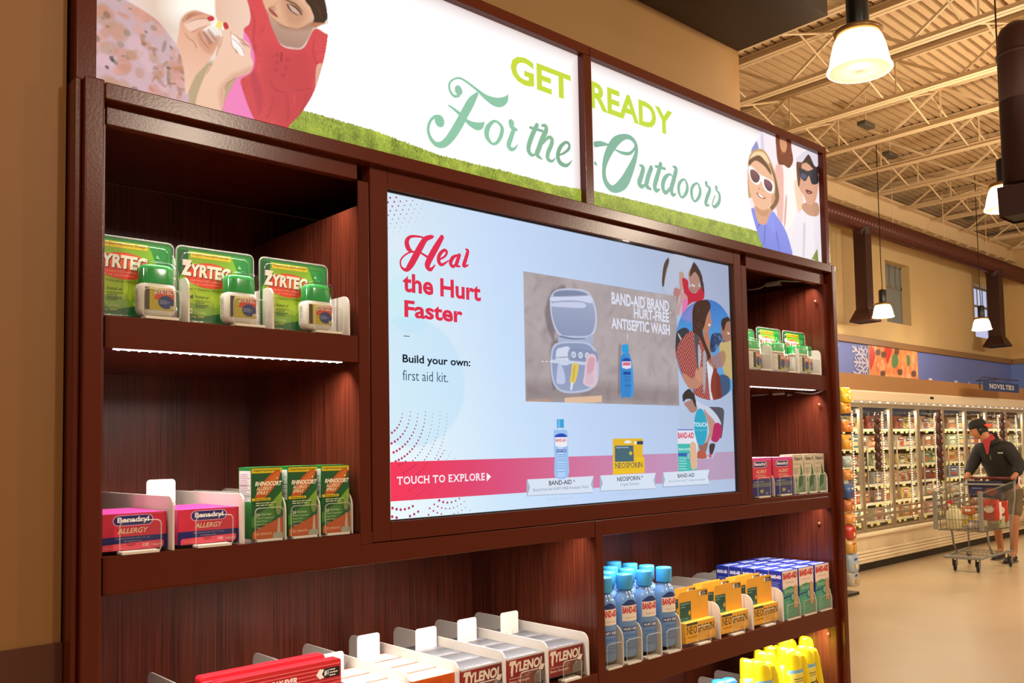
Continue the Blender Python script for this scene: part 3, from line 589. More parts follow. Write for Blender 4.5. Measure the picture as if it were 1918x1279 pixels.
dots(175,830,275,72,3,-1.95,-1.0,17,14,(sz0,zb1),M=c2,step=43); dots(640,790,260,55,4,-2.2,-.9,12,6,(sz0,zb1),M=c2,step=44)
F.k+=1
# red band fading to the right, darker printed dots inside
xa,xb=sx0+.0005,sx1-.0005; zc=lambda x,y:un(x,y,1,SY)[2]
N=12; cols=['#fa3a5a','#f03f62','#e4486f','#dd5580','#d9648c','#d6729a','#d27ea6','#cc88b0','#c890b8','#c496bc','#c09abc','#bca0c0','#b69cba']
for i in range(N):
    a=xa+(xb-xa)*i/N; b=xa+(xb-xa)*(i+1)/N; F.mb.add([F.pt(a,zb1),F.pt(b,zb1),F.pt(b,zt1),F.pt(a,zt1)],[(0,1,2,3)],[srgb(cols[i]),srgb(cols[i+1]),srgb(cols[i+1]),srgb(cols[i])])
F.k+=1
dots(-40,150,520,82,6,-1.2,-.72,11,4,(zb1,zt1),col='#d4355c',M=c2)
F.k+=1
T(c2,'TOUCH TO EXPLORE',(125,850),(998,850),(140,893),(125,815),'#fff4fa',fn='serif',bold=.02)
F.poly(c2((1016,775),(1060,812),(1016,862)),'#fff4fa')
# top-left lattice of dots
ct=mapper(700,340,.04692,SY); F.k=2
for i in range(-2,9):
    for j in range(-8,9):
        x=650+165*i+245*j; y=650+160*i-18*j; d=math.hypot(x-520,y-420)
        if d>1900: continue
        q=ct((x,y,max(6,46-d*.021)))[0]
        if q[0]<sx0+.002 or q[1]>sz1-.004: continue
        F.ell(q[0],q[1],q[2],q[2],'#a83a6c' if d<900 else '#5c4a70',8); F.k-=1
F.k=4
T(c7,'the Hurt',(57,500),(641,560),(75,508),(140,374),RED,bold=.03); T(c7,'Faster',(68,695),(505,735),(80,697),(80,568),RED,bold=.03)
T(c7,'Build your own:',(54,1035),(562,1065),(270,1066),(60,974),'#10182e',bold=.022)
T(c7,'first aid kit.',(54,1165),(395,1175),(80,1170),(75,1092),'#2c4a6a',bold=-.004)
F.poly(c7((60,834),(106,838),(106,844),(60,840)),'#6a4070')
def st7(*p): F.stroke(c7(*p),RED); F.k+=.01
st7((272,95,26),(225,112,38),(190,165,46),(150,240,48),(110,310,44),(78,343,26),(42,318,14),(42,262,12),(100,214,11),(170,208,12),(205,225,16),(245,250,18))
st7((135,212,8),(98,185,36),(84,132,34),(112,94,20),(180,94,14),(225,108,12)); st7((262,95,30),(282,92,14))
st7((348,98,34),(300,180,46),(255,262,46),(238,312,42),(262,340,26),(296,306,8))
st7((322,268,12),(368,242,16),(384,208,20),(362,196,22),(328,232,28),(324,280,30),(348,304,22),(398,272,8))
st7((462,232,14),(428,252,28),(412,292,30),(432,318,22),(462,286,14)); st7((478,232,28),(462,280,30),(456,308,26),(486,318,8))
st7((525,188,10),(541,202,26),(526,260,30),(511,312,28),(546,306,8))
# dashes of the video panel etc come with the pictures below
F.k=30
c6=mapper(970,770,.14851,SY)
# banner ribbons and bottle, tube carton, plaster box along the bottom
def ribbon(M,x0,x1,y0,y1,dy,notch,t1,t2,b1,b2,c='#dbe6f6'):
    sh=M((x0-6,y1+10),(x1-6,y1+dy+10),(x1-6,y0+dy+14),(x0-6,y0+14)); F.poly(sh,'#a8b6d0')
    P_=M((x0,y0),(x1,y0+dy),(x1-notch,(y0+y1)/2+dy),(x1,y1+dy),(x0,y1),(x0+notch,(y0+y1)/2)); F.poly(P_[:3]+[P_[5]],c); F.k-=1; F.poly([P_[5],P_[2],P_[3],P_[4]],c)
ribbon(c6,95,935,860,1062,-42,38,0,0,0,0); T(c6,'BAND-AID',(370,905),(655,890),(375,935),(375,878),'#1c2434',bold=.012); T(c6,'Brand First Aid HURT-FREE Antiseptic Wash',(172,1000),(868,970),(172,1025),(172,975),'#7f8aa2',bold=0)
ribbon(c6,1015,1715,810,1003,-32,30,0,0,0,0); T(c6,'NEOSPORIN',(1225,860),(1515,845),(1230,885),(1230,830),'#2a3244',bold=.01); T(c6,'Original Ointment',(1265,935),(1505,925),(1268,955),(1268,905),'#8590a8',bold=0)
c5=mapper(1220,700,.20335,SY)
ribbon(c5,88,515,908,1038,-26,18,0,0,0,0); T(c5,'BAND-AID',(222,935),(376,925),(224,957),(224,922),'#2a3244',bold=.01); T(c5,'Brand SKIN-FLEX™ Adhesive Bandages',(140,995),(478,975),(142,1005),(142,982),'#8c96b0',bold=0)
T(c6,'Use only as directed',(335,1120),(670,1090),(335,1130),(335,1098),'#b4c2da',bold=0); T(c6,'Use only as directed',(1222,1055),(1500,1035),(1222,1065),(1222,1030),'#b4c2da',bold=0)
# bottle
F.poly([q[:2] for q in crom(c6((420,270),(440,238),(508,222),(570,240),(594,270),(604,560),(604,822),(440,836),(432,600)),3)],'#9cc4f2')
F.poly(c6((470,290),(520,285),(560,600),(562,825),(470,832)),'#b4d4f8'); F.poly(c6((458,104),(546,102),(548,222),(460,224)),'#3f9fdc'); F.poly(c6((470,106),(500,106),(500,222),(470,222)),'#6cbcec'); F.poly(c6((462,212),(542,210),(542,236),(462,240)),'#c8dcf4')
F.poly([q[:2] for q in crom(c6((428,328),(470,288),(540,284),(586,326)),3)],'#2c4cb8'); F.poly(c6((430,330),(588,328),(588,440),(540,452),(480,452),(438,440)),'#f2eef6'); T(c6,'BAND-AID',(440,390),(574,388),(440,388),(440,348),'#d8304c',bold=.02); F.poly(c6((452,484),(572,480),(572,516),(452,520)),'#2848a8'); T(c6,'HURT-FREE',(458,510),(566,508),(458,512),(458,490),'#e8f0ff',bold=.01)
for i,y in enumerate((548,572,600,622,660,690,720,760)): F.poly(c6((468,y),(560-6*(i%3),y-3),(560-6*(i%3),y+5),(468,y+8)),'#6f9ad8'); F.k-=1
F.k+=1
# tube carton
F.poly(c6((1158,348),(1532,344),(1536,585),(1556,590),(1560,778),(1158,800),(1162,596),(1158,590)),'#e8b92c'); F.poly(c6((1158,586),(1556,580),(1560,778),(1158,800)),'#f0c22a'); F.poly([q[:2] for q in crom(c6((1300,392),(1320,374),(1345,366),(1370,374),(1396,386),(1380,402),(1320,408)),3)],'#e6eaf0')
F.poly(c6((1182,436),(1414,432),(1422,634),(1182,640)),'#4a6a78'); T(c6,'Original Ointment',(1196,470),(1352,465),(1196,472),(1196,450),'#e4ecf0',bold=.01); F.poly(c6((1355,530),(1380,502),(1405,530),(1380,560)),'#d8c040'); F.poly(c6((1424,380),(1534,376),(1534,422),(1424,420)),'#f4ecd0'); F.poly(c6((1455,378),(1534,376),(1534,422),(1455,420)),'#3c4858')
T(c6,'NEOSPORIN',(1184,700),(1524,700),(1186,722),(1186,655),'#3c4c5c',fn='serif',bold=.004)
# plaster box
F.poly(c5((206,512),(355,512),(388,640),(384,892),(214,902)),'#e4e4f2'); F.poly(c5((206,512),(352,512),(352,522),(206,522)),'#5a78c0'); F.poly(c5((208,645),(375,645),(382,890),(214,900)),'#4cb8b0'); T(c5,'BAND-AID',(210,595),(356,592),(210,596),(210,542),'#d42c44',bold=.03)
F.poly([q[:2] for q in crom(c5((320,650),(372,650),(378,860),(330,862)),3)],'#dcb490'); F.poly(c5((210,732),(290,730),(290,760),(210,758)),'#3a62b0'); q=c5((304,760,1))[0]; F.ell(q[0],q[1],26*q[2],34*q[2],'#3a78b8'); F.ell(q[0],q[1],20*q[2],28*q[2],'#8cc4c0'); T(c5,'SKIN-FLEX',(212,705),(322,700),(214,708),(214,686),'#dff4f2',bold=.01)
for i in range(5): F.poly(c5((216,775+i*24),(290-10*(i%2),775+i*24),(290-10*(i%2),783+i*24),(216,783+i*24)),'#9adcd4'); F.k-=1
F.k+=1
F.k=44
q=c5((432,490,1))[0]; F.ell(q[0],q[1],90*q[2],156*q[2],'#2fa6c6',28); F.poly(c5((382,600),(430,630),(388,648)),'#2fa6c6'); T(c5,'TOUCH',(366,490),(496,486),(366,488),(366,448),'#eaf8fc',bold=.02); T(c5,'to explore',(372,530),(494,526),(372,534),(372,508),'#7cc8dc',bold=0)
c3=mapper(970,500,.21117,SY)
for t,l,r,b,tt in (('BAND-AID BRAND',(808,330),(1318,395),(808,332),(808,225)),('HURT-FREE',(1006,455),(1318,500),(1008,457),(1008,366)),('ANTISEPTIC WASH',(806,550),(1324,605),(808,550),(808,450))): T(c3,t,l,r,b,tt,'#dfe2f2',bold=.03)
T(c3,'®',(1092,285),(1110,285),(1092,285),(1092,262),'#dfe2f2',bold=.01); T(c3,'®',(1322,418),(1336,418),(1322,418),(1322,398),'#dfe2f2',bold=.01); T(c6,'®',(662,890),(682,890),(662,892),(662,862),'#1c2434',bold=.01); T(c6,'®',(1520,845),(1540,845),(1520,840),(1520,812),'#2a3244',bold=.01)
F.poly(c3((942,598),(948,598),(948,655),(942,655)),'#d8dcec')
for x in (178,214,252): F.poly(c3((x,840),(x+24,836),(x+24,842),(x,846)),'#eceaf2'); F.k-=1
F.build('display_graphics',LCD,tv,True)
# ---- pictures on the screen
P=Paint(c3((48,200))[0][0],c3((1400,200))[0][0],c3((76,1192))[0][1],c3((50,38))[0][1],.0014,'#b2a6a8'); f=P.fill
P.C=P.C*(1-.0)+0; R_=P.X*0
lo=snoise(P.nz,P.nx,40)*.5+snoise(P.nz,P.nx,12)*.25
P.C*=(1+.10*lo)[...,None]; P.blobs([(P.x[0],P.z[0]),(P.x[-1],P.z[0]),(P.x[-1],P.z[-1]),(P.x[0],P.z[-1])],['#a08d88','#7a6c74','#9a8682'],90,.035,4,.22,1.5,.5)
P.fill([(P.x[0],P.z[0]),(P.x[-1],P.z[0]),(P.x[-1],P.z[0]+.05),(P.x[0],P.z[0]+.05)],'#7a6a6c',20,.5,False)
def sub(a,b,cn,**k): f(c3(*a),b,**k)
f(c3((235,420),(280,250),(330,200),(420,190),(320,620),(400,660),(300,640)),'#5a4c54',6,.6); f(c3((288,700),(330,650),(430,640),(330,1080),(290,960)),'#5c4e56',6,.5)
up=c3((282,300),(305,230),(370,195),(500,192),(610,215),(665,290),(695,400),(695,520),(665,600),(600,632),(480,630),(385,618),(330,560),(292,440))
f(up,'#c4cbe4',1.3); f(c3((296,300),(318,240),(375,208),(500,205),(602,228),(650,298),(680,400),(680,510),(652,585),(595,612),(480,612),(392,602),(342,550),(304,440)),'#8f9ab8',1.3,1,True,'#a6b0cc')
f(c3((310,265),(620,255),(655,320),(540,300),(420,296),(300,304)),'#d0d6ee',1.3); f(c3((302,322),(420,312),(580,318),(585,362),(420,358),(302,350)),'#cad0ea',1.5); f(c3((345,215),(500,210),(600,235),(590,255),(330,262)),'#6e7894',2,.7)
f(c3((370,605),(480,628),(600,625),(660,600),(640,690),(380,690)),'#aab4d0',1.5); f(c3((372,612),(480,630),(590,632),(585,638),(480,640),(378,622)),'#5c6684',1)
lw=c3((288,800),(305,710),(360,668),(480,658),(600,668),(670,710),(710,800),(716,930),(700,1030),(630,1095),(500,1118),(390,1110),(320,1050),(290,930))
f(lw,'#bcc4de',1.3); f(c3((302,800),(320,722),(370,685),(480,676),(595,684),(655,722),(692,805),(700,930),(684,1018),(620,1076),(500,1100),(395,1092),(332,1040),(305,930)),'#98a4c4',1.3,1,True,'#8e9abc')
f(c3((340,740),(380,716),(455,716),(455,860),(345,850)),'#d4daee',1.3); f(c3((458,726),(620,735),(700,760),(700,850),(610,860),(460,840)),'#8894b4',1.2,.9)
for x,y in ((492,778),(553,782),(612,786)): f(circ(c3,x,y,26),'#d8def0',1.2); f(circ(c3,x,y,14),'#9aa6c4',1,.8)
f(c3((345,800),(440,795),(440,804),(345,808)),'#7884a4',1,.7); f(c3((305,822),(480,832),(640,850),(638,872),(480,860),(305,850)),'#ccd3ea',1.2)
f(c3((352,870),(380,866),(410,940),(412,1030),(344,1030),(342,960)),'#bfc8e6',1.5); f(c3((482,860),(532,862),(528,940),(500,1030),(458,1022),(470,940)),'#e2c860',1.2); f(c3((495,880),(505,880),(490,1000),(482,1000)),'#b08a3c',1,.6); f(c3((468,1026),(488,1030),(478,1088),(462,1088)),'#d8deee',1.2)
f(c3((612,790),(690,800),(690,1050),(582,1040),(585,960)),'#dfc4d2',1.5); f(c3((625,810),(680,816),(660,930),(610,940)),'#cc8a98',4,.6)
for i in range(6): f(c3((600,950+i*16),(670,955+i*16),(670,960+i*16),(600,956+i*16)),'#c090a4',1,.6,False)
f(c3((890,720),(915,700),(905,850),(900,1000),(905,1120),(885,1100)),'#5a505c',4,.5)
f(c3((905,830),(930,770),(980,765),(1005,830),(1020,950),(1022,1140),(960,1150),(912,1140)),'#2f86d0',1.3,1,True,'#4a9ce0',0); f(c3((940,870),(990,870),(1000,1130),(950,1130)),'#3a76b8',4,.5)
f(c3((918,690),(975,682),(980,760),(920,765)),'#2aa0e0',1.2,1,False); f(c3((920,838),(940,812),(975,808),(1000,835)),'#2848a0',1.2); f(c3((920,838),(1000,838),(1002,895),(960,905),(922,893)),'#e8dff0',1.2,1,False); f(c3((928,846),(994,846),(994,874),(928,874)),'#d0405c',1,.85,False); f(c3((932,930),(998,930),(998,954),(932,954)),'#1c4a98',1,1,False)
for y in (970,1000,1045,1055): f(c3((945,y),(1003,y),(1003,y+6),(945,y+6)),'#1f5ca8',1,.7,False)
f(c3((76,1178),(280,1168),(280,1215),(76,1215)),'#c89a80',1.5,.6,False); f(c3((412,1160),(742,1140),(742,1200),(412,1210)),'#f0c8a4',1.5,.8,False)
P.grain(.02); P.build('video_still_print',SY-.0012,LCD,tv)
c4=mapper(1220,460,.23448,SY)
# girl getting a plaster (upper circle)
P=Paint(c4((78,200))[0][0],c4((425,200))[0][0],c4((230,585))[0][1],c4((200,60))[0][1],.0014,'#b6bcd2'); f=P.fill
P.clip([p for p in circ(c4,250,325,173,36)] if False else c4((85,230),(110,120),(180,65),(270,85),(350,140),(400,230),(420,330),(415,430),(330,470),(270,560),(215,562),(170,500),(150,430),(88,370)))
f(c4((78,200),(130,90),(145,190),(140,240),(90,330)),'#5a463e',1.5); f(c4((118,180),(145,195),(142,240),(120,290),(100,310)),'#8a6450',1.5)
f(c4((150,100),(200,60),(330,120),(300,250),(240,250),(160,380),(100,330)),'#bcc4da',3); f(c4((225,210),(255,220),(262,270),(262,330),(230,360),(220,260)),'#c29a8c',2)
f(c4((245,262),(290,280),(300,350),(350,380),(390,330),(420,350),(420,450),(340,450),(300,470),(275,490),(255,350)),'#c42c40',1.5); f(c4((302,330),(390,330),(350,375),(318,375)),'#b08078',1.5)
f(c4((295,210),(340,160),(380,200),(385,290),(350,345),(320,330),(300,280)),'#b4887c',1.5); f(c4((310,200),(340,130),(385,175),(408,260),(395,330),(380,260),(345,210),(308,250)),'#4c3832',1.5); f(c4((392,285),(412,290),(420,360),(410,370)),'#4c3832',1.5)
f(c4((322,308),(345,318),(340,328),(322,318)),'#f0dcd8',1)
f(c4((178,350),(215,345),(235,360),(215,420),(200,500),(180,520)),'#b8807a',1.5); f(c4((232,360),(280,400),(285,440),(240,470),(215,560),(190,540),(225,440)),'#c89a94',1.5); f(c4((255,430),(290,440),(270,560),(240,580),(245,500)),'#e07ab0',2)
P.build('screen_photo_print',SY-.0009,LCD,tv)
# hikers (large circle)
P=Paint(c4((183,700))[0][0],sx1-.0005,c4((450,1243))[0][1],c4((430,425))[0][1],.0014,'#4c8ed0'); f=P.fill
q=c4((425,832,1))[0]; P.clip(c4((425,430),(510,448),(580,510),(640,620),(700,760),(700,1060),(610,1180),(530,1228),(440,1232),(340,1190),(250,1070),(200,930),(188,790),(200,660),(245,545),(320,465)))
P.C[:]=lerp(np.clip((P.Z-P.z[0])/(P.z[-1]-P.z[0]),0,1),'#6ea8dc','#5aa0dc','#3f78c8')
f(c4((250,560),(330,470),(400,440),(330,600),(260,590)),'#a088c8',10,.6)
f(c4((190,760),(200,690),(260,655),(300,690),(250,790),(190,900)),'#3c3c44',1.5); f(c4((205,700),(225,720),(240,760),(225,745)),'#c8c8cc',1)
shirt=c4((195,860),(230,760),(300,690),(360,690),(420,780),(480,900),(500,1050),(500,1240),(330,1230),(330,1150),(260,1060),(230,1000)); f(shirt,'#8c3034',1.5)
sl,mk=P.mask([q[:2] for q in crom(shirt,5)]); gx=(P.X[sl]/.0052).astype(int); gz=(P.Z[sl]/.0062).astype(int)
k=(mk*((gx+gz)%2)*.55)[...,None]; P.C[sl]=P.C[sl]*(1-k)+np.array(srgb('#e09888'))*k
f(c4((495,960),(520,990),(540,1230),(500,1240),(470,1100)),'#8a3c30',1.5)
f(c4((250,1020),(330,1060),(360,980),(410,980),(425,1050),(380,1130),(300,1140),(250,1080)),'#c08670',1.5); f(c4((355,985),(400,970),(425,1010),(420,1070),(380,1090),(350,1050)),'#cc9078',1.5)
f(c4((340,700),(375,740),(375,960),(365,980),(345,800)),'#505058',1.5); f(c4((370,790),(395,860),(385,960),(372,960)),'#b4b4bc',1); f(c4((410,860),(435,880),(425,1150),(410,1140)),'#a8a8ae',1.2)
f(c4((440,930),(470,940),(490,990),(475,1060),(470,1150),(490,1240),(470,1240),(450,1060)),'#dce4f2',1.2)
f(c4((410,660),(450,690),(470,840),(480,920),(430,800)),'#b87a60',2)
f(c4((440,480),(465,520),(472,580),(480,620),(462,660),(450,690),(415,690),(405,620)),'#bc8068',1.3); f(c4((445,625),(470,630),(460,648)),'#f4ece8',1)
f(c4((325,640),(325,520),(350,455),(400,430),(450,440),(470,490),(440,560),(420,640),(405,690),(430,780),(470,880),(460,940),(420,820),(370,720),(330,690)),'#4a3028',1.5); P.blobs(c4((330,460),(450,440),(440,560),(410,680),(330,680)),['#6a4434','#38241e'],30,.01,4,.6,3,.3)
f(c4((465,830),(480,710),(560,705),(585,750),(575,830),(530,800),(500,850)),'#34486c',1.5); P.blobs(c4((465,830),(480,710),(560,705),(585,750),(575,830)),['#5c78a8','#202c48'],20,.008,5,.8)
f(c4((555,640),(600,590),(660,600),(660,740),(600,770),(565,740)),'#a87460',1.5); f(c4((555,640),(560,590),(610,570),(660,600),(600,610),(575,680)),'#3c2c28',1.5); f(c4((600,690),(625,700),(610,712)),'#f0e4e0',1)
f(c4((540,790),(600,770),(700,760),(700,1040),(600,1050),(560,950)),'#c8b078',2); f(c4((450,920),(560,840),(590,880),(570,960),(500,980)),'#a87460',4,.8)
f(c4((530,1060),(570,1030),(620,1060),(620,1160),(560,1210),(530,1220)),'#40587c',1.5); f(c4((515,1040),(540,1040),(560,1230),(520,1235)),'#7c3428',1.5)
P.build('screen_photo_print',SY-.0018,LCD,tv)
# runner tying her shoe
P=Paint(c5((240,200))[0][0],c5((672,200))[0][0],c5((450,795))[0][1],c5((330,135))[0][1],.0014,'#b6c6e2'); f=P.fill
P.clip(c5((285,240),(285,190),(330,140),(380,140),(430,250),(520,300),(655,315),(668,420),(665,560),(600,640),(590,720),(560,780),(520,785),(500,785),(415,782),(420,640),(350,630),(262,500),(250,380),(300,330)))
f(c5((525,308),(655,316),(665,420),(640,600),(600,480)),'#54545e',1.5); f(c5((300,270),(380,240),(420,280),(415,340),(365,358),(325,310)),'#ae8276',1.5); f(c5((285,245),(285,190),(330,142),(385,148),(400,220),(420,300),(400,300),(370,240),(320,235),(292,262)),'#3e3430',1.5)
f(c5((415,250),(520,300),(600,380),(640,470),(560,480),(520,400),(430,330)),'#ccd2e6',1.5); f(c5((480,330),(520,370),(580,440),(590,520),(540,600),(500,690),(470,720),(460,700),(510,600),(530,510)),'#c09080',1.5)
f(c5((580,460),(635,465),(642,560),(600,630),(550,610),(560,560)),'#b82c64',1.5); f(c5((430,640),(480,640),(520,640),(490,740),(450,720)),'#9a6a60',1.5); f(c5((430,710),(490,720),(505,775),(420,778)),'#b85c48',1.5); f(c5((535,650),(585,650),(560,740),(535,735)),'#4a3840',1.5); f(c5((515,745),(560,740),(545,785)),'#d8607c',1.5)
P.build('screen_photo_print',SY-.0009,LCD,tv)
tvb('cover_glass',sx0-.015,fx1+.003,SY-.0135,SY-.0125,sz0-.02,sz1+.012,clear('screen_glass',.012,(1,1,1),.02))
# ================================================================ goods on the shelves
ORD=['first','second','third','fourth','fifth','sixth','seventh','eighth','ninth','tenth']
def lane(xr,z0,y0=.004,L=.45,h=.08,fw=.062,fh=.052,fx=None,push=None,r=.02,name='shelf_divider',label='',group='white shelf dividers',front=True,wall=True,pw=.056):
    """one shelf-management lane: divider wall, clear front stop, white base rail, pusher paddle"""
    t=empty(name,(xr,y0,z0),label=label,cat='divider',group=group)
    if wall: MB().prism(rrect(0,L,0,h,r,4,(1,1,0,0)),0,-.002,.0015).build('divider_wall',WHITEP,t,bevel=.0006)
    x1=-.016 if fx is None else fx; x0=x1-fw
    if front:
        MB().prism(rrect(x0,x1,.002,fh,.008,3,(1,1,1,1)),1,-.004,-.0025).build('front_stop',CLEARP,t)
        MB().tube([(p[0],-.0035,p[1]) for p in rrect(x0,x1,.002,fh,.008,3)]+[(x1,-.0035,fh-.008)],.0011,5,cap=False).build('stop_rim',CLEAREDGE,t,smooth=True)
        MB().box(x0+.003,x1-.003,-.006,.02,0,.005).build('base_rail',WHITEP,t,bevel=.001)
    if push:
        py,pz,px=push
        o=MB().prism(rrect(-pw/2,pw/2,0,pz,.007,3,(1,1,0,0)),1,0,.0025).build('pusher_paddle',WHITEP,t,bevel=.0005); o.location=(px,py,0.004)
        rv=MB()
        for dx in (-.009,.009): rv.lathe([(0,-.0012),(.0022,-.0008),(.0022,.001)],(dx,0,0),8)
        q=rv.build('rivets',WHITEP,o); q.rotation_euler=(math.pi/2,0,0); q.location=(0,-.0005,pz*.62)
        for v in q.data.vertices: pass
    return t
def carton(name,w,d,h,col,label,group,art=None,top=None,left=None,topcol=None,bev=.0008,cat='box'):
    t=empty(name,(0,0,0),label=label,cat=cat,group=group)
    MB().box(0,w,.0003,d-.0003,0,h).build('carton',mat('card_'+col.strip('#'),col,.42,spec=.4),t,bevel=bev)
    if art: F=Flat((0,0,0),(1,0,0),(0,0,1),w,h); art(F); F.build('printed_front',PRINT,t)
    if top: F=Flat((0,0,h),(1,0,0),(0,1,0),w,d); top(F); F.build('printed_top',PRINT,t)
    if left: F=Flat((0,d,0),(0,-1,0),(0,0,1),d,h); left(F); F.build('printed_side',PRINT,t)
    return t
# ---------------- green allergy blister cards with a bottle
def make_card(simple=False):
    w,h=.140,.141; t=empty('medicine_blister_card',(0,0,0))
    MB().prism(rrect(0,w,0,h,.008,3),1,.0,.0008).build('backing_card',mat('green_card','#1d7f38',.45),t)
    F=Flat((0,0,0),(1,0,0),(0,0,1),w,h)
    F.grad(.02,.02,.98,.97,'#157038','#157038','#1f9a48','#6fb83a'); F.poly([(.04,.2),(.3,.12),(.62,.2),(.86,.42),(.8,.75),(.72,.93),(.18,.93),(.04,.7)],'#8ec22e'); F.poly([(.1,.3),(.5,.25),(.72,.5),(.66,.8),(.2,.82),(.08,.6)],'#a9cc30')
    F.poly([(.02,.6),(.14,.78),(.14,.97),(.02,.97)],'#125a2e'); F.rect(.17,.885,.70,.955,'#f2d52c'); F.text('Original Prescription Strength',.19,.9,.68,.94,'#7a6410',bold=.01)
    F.ell(.42,.665,.32,.165,'#e8432a',28); F.ell(.46,.72,.24,.10,'#f0602c',24)
    F.text('ZYRTEC',.055,.63,.70,.80,'#5a2a18',bold=.05,shear=.06,rise=-.02); F.text('ZYRTEC',.045,.64,.69,.81,'#f6f4ec',bold=.045,shear=.06,rise=-.02); F.text('Z',.045,.64,.175,.845,'#f6f4ec',bold=.05,shear=.06)
    F.text('cetirizine HCl tablets',.16,.575,.56,.605,'#f8b49c',bold=.0); F.text('10 mg / antihistamine',.18,.53,.54,.56,'#f8b49c',bold=.0)
    F.pill(.72,.625,.985,.685,'#20387c'); F.text('ALLERGY',.765,.638,.955,.672,'#dfe8f8',bold=.01)
    F.text('Indoor + Outdoor Allergies',.08,.455,.60,.49,'#41602a',bold=.0); F.text('24',.13,.345,.20,.40,'#2d3a60',bold=.02); F.text('Relief of',.23,.36,.40,.395,'#3d5a24',bold=.01); F.lines(.23,.24,.42,.35,4,'#557a2c')
    F.text('70',.10,.15,.19,.22,'#f4f4e4',bold=.02); F.text('Tablets',.21,.155,.36,.195,'#cfe8a0',bold=0); F.text('10 mg each',.12,.10,.34,.13,'#e8e040',bold=.0); F.ell(.10,.055,.045,.018,'#cfe0c8',12); F.text('Actual Size',.18,.045,.32,.065,'#d8ecc8',bold=0)
    F.poly([(.78,.80),(.81,.85),(.84,.80)],'#8fd0a0'); F.text('Resealable',.75,.765,.88,.785,'#8fd0a0',bold=0)
    F.build('printed_card',PRINT,t)
    # bottle held by the shell
    b=empty('bottle',(.104,-.0215,.006)); b.parent=t
    del_=None
    body=MB().lathe([(.020,0),(.028,.004),(.031,.012),(.031,.050),(.029,.055),(.025,.0575)],n=24,sy=.62,pw=4).build('bottle_body',mat('white_bottle','#e9e6de',.35),b,smooth=True)
    MB().lathe([(.0272,.0568),(.0278,.058),(.0275,.080),(.0262,.0865),(.022,.0895),(0,.0905)],n=28,sy=.64,pw=3.2).build('bottle_cap',mat('green_cap','#23a04a',.3),b,smooth=True)
    F=Flat((-.0245,-.0196,.011),(1,0,0),(0,0,1),.049,.038); F.rect(0,0,1,1,'#c9b428'); F.rect(0,0,.16,1,'#4a3c20'); F.poly([(.3,.5),(.5,.95),(1,1),(1,.45),(.6,.4)],'#dd4a2a'); F.ell(.72,.36,.27,.30,'#28397c',18); F.text('ZYRTEC',.30,.72,.95,.92,'#f8f4ec',bold=.03,shear=.05); F.lines(.5,.28,.9,.48,3,'#aab8e0'); F.text('70',.84,.08,.98,.2,'#f8f8f0',bold=.02)
    F.build('bottle_label',PRINT,b)
    F=Flat((-.0315,.006,.012),(0,-1,0),(0,0,1),.012,.036); F.rect(0,0,1,1,'#dcd8ce'); F.lines(.1,.05,.95,.95,9,'#8a8880'); F.build('bottle_side_label',PRINT,b)
    # clear shell: rim around the card plus the pocket over the bottle
    MB().tube([(p[0],-.001,p[1]) for p in rrect(-.002,w+.002,-.001,h+.002,.010,4)]+[(w+.002,-.001,h-.008)],.0013,6,cap=False).build('shell_rim',CLEAREDGE,t,smooth=True)
    MB().tube([(p[0],-.002,p[1]) for p in rrect(.008,w-.008,.008,h-.009,.010,4)]+[(w-.008,-.002,h-.019)],.0008,5,cap=False).build('shell_ridge',clear('shell_ridge_plastic',.35,(1,1,1),.1),t,smooth=True)
    sh=MB().lathe([(.0345,0),(.0355,.01),(.0355,.085),(.032,.097),(.020,.101),(0,.102)],n=24,sy=.66,pw=4).build('clear_shell',CLEARP,t,smooth=True); sh.location=(.104,-.0215,.001)
    lowp=MB().prism([(.010,.004),(.064,.004),(.068,.022),(.060,.045),(.012,.045)],1,-.014,-.001).build('clear_shell',clear('clear_shell_gloss',.1,(1,1,1),.12),t,bevel=.004)
    return t
card=make_card(); used=[0]
def put_card(x,y,z,label,sc=1,name=None):
    if not used[0]: used[0]=1; card.location=(x,y,z); return tag(card,label=label,cat='medicine pack',group='green blister cards with bottles')
    return copy_tree(card,(x,y,z),label=label,cat='medicine pack',group='green blister cards with bottles')
Z1=1.7337
put_card(-.5615+.0005,.045,Z1,'green allergy blister card with bottle, leftmost on the upper left shelf')
put_card(-.4125,.045,Z1,'green allergy blister card with bottle, middle one on the upper left shelf')
put_card(-.2565,.045,Z1,'green allergy blister card with bottle, right one on the upper left shelf')
put_card(-.5250,.135,Z1,'green blister card peeking out behind the leftmost one on the upper left shelf')
for i,x in enumerate((-.407,-.250,-.0885)):
    lane(x,Z1,label=f'white divider with clear stop, {ORD[i]} from the left on the upper left shelf',h=.081,L=.42,group='dividers on the upper left shelf')
ZR=1.7302
for x,l in ((un(1413,615,1,.085)[0],'left'),(un(1462,620,1,.085)[0],'right')): put_card(x,.078,ZR,f'green allergy blister card, {l} one showing its print in the upper right cubby').scale=(1,1,1.075)
for x,l in ((1.306,'first'),(1.4545,'second'),(1.6055,'third')): 
    put_card(x-.02,.042+.0,ZR-.0,'green allergy blister card in the front row of the upper right cubby, %s from the left'%l) if False else None
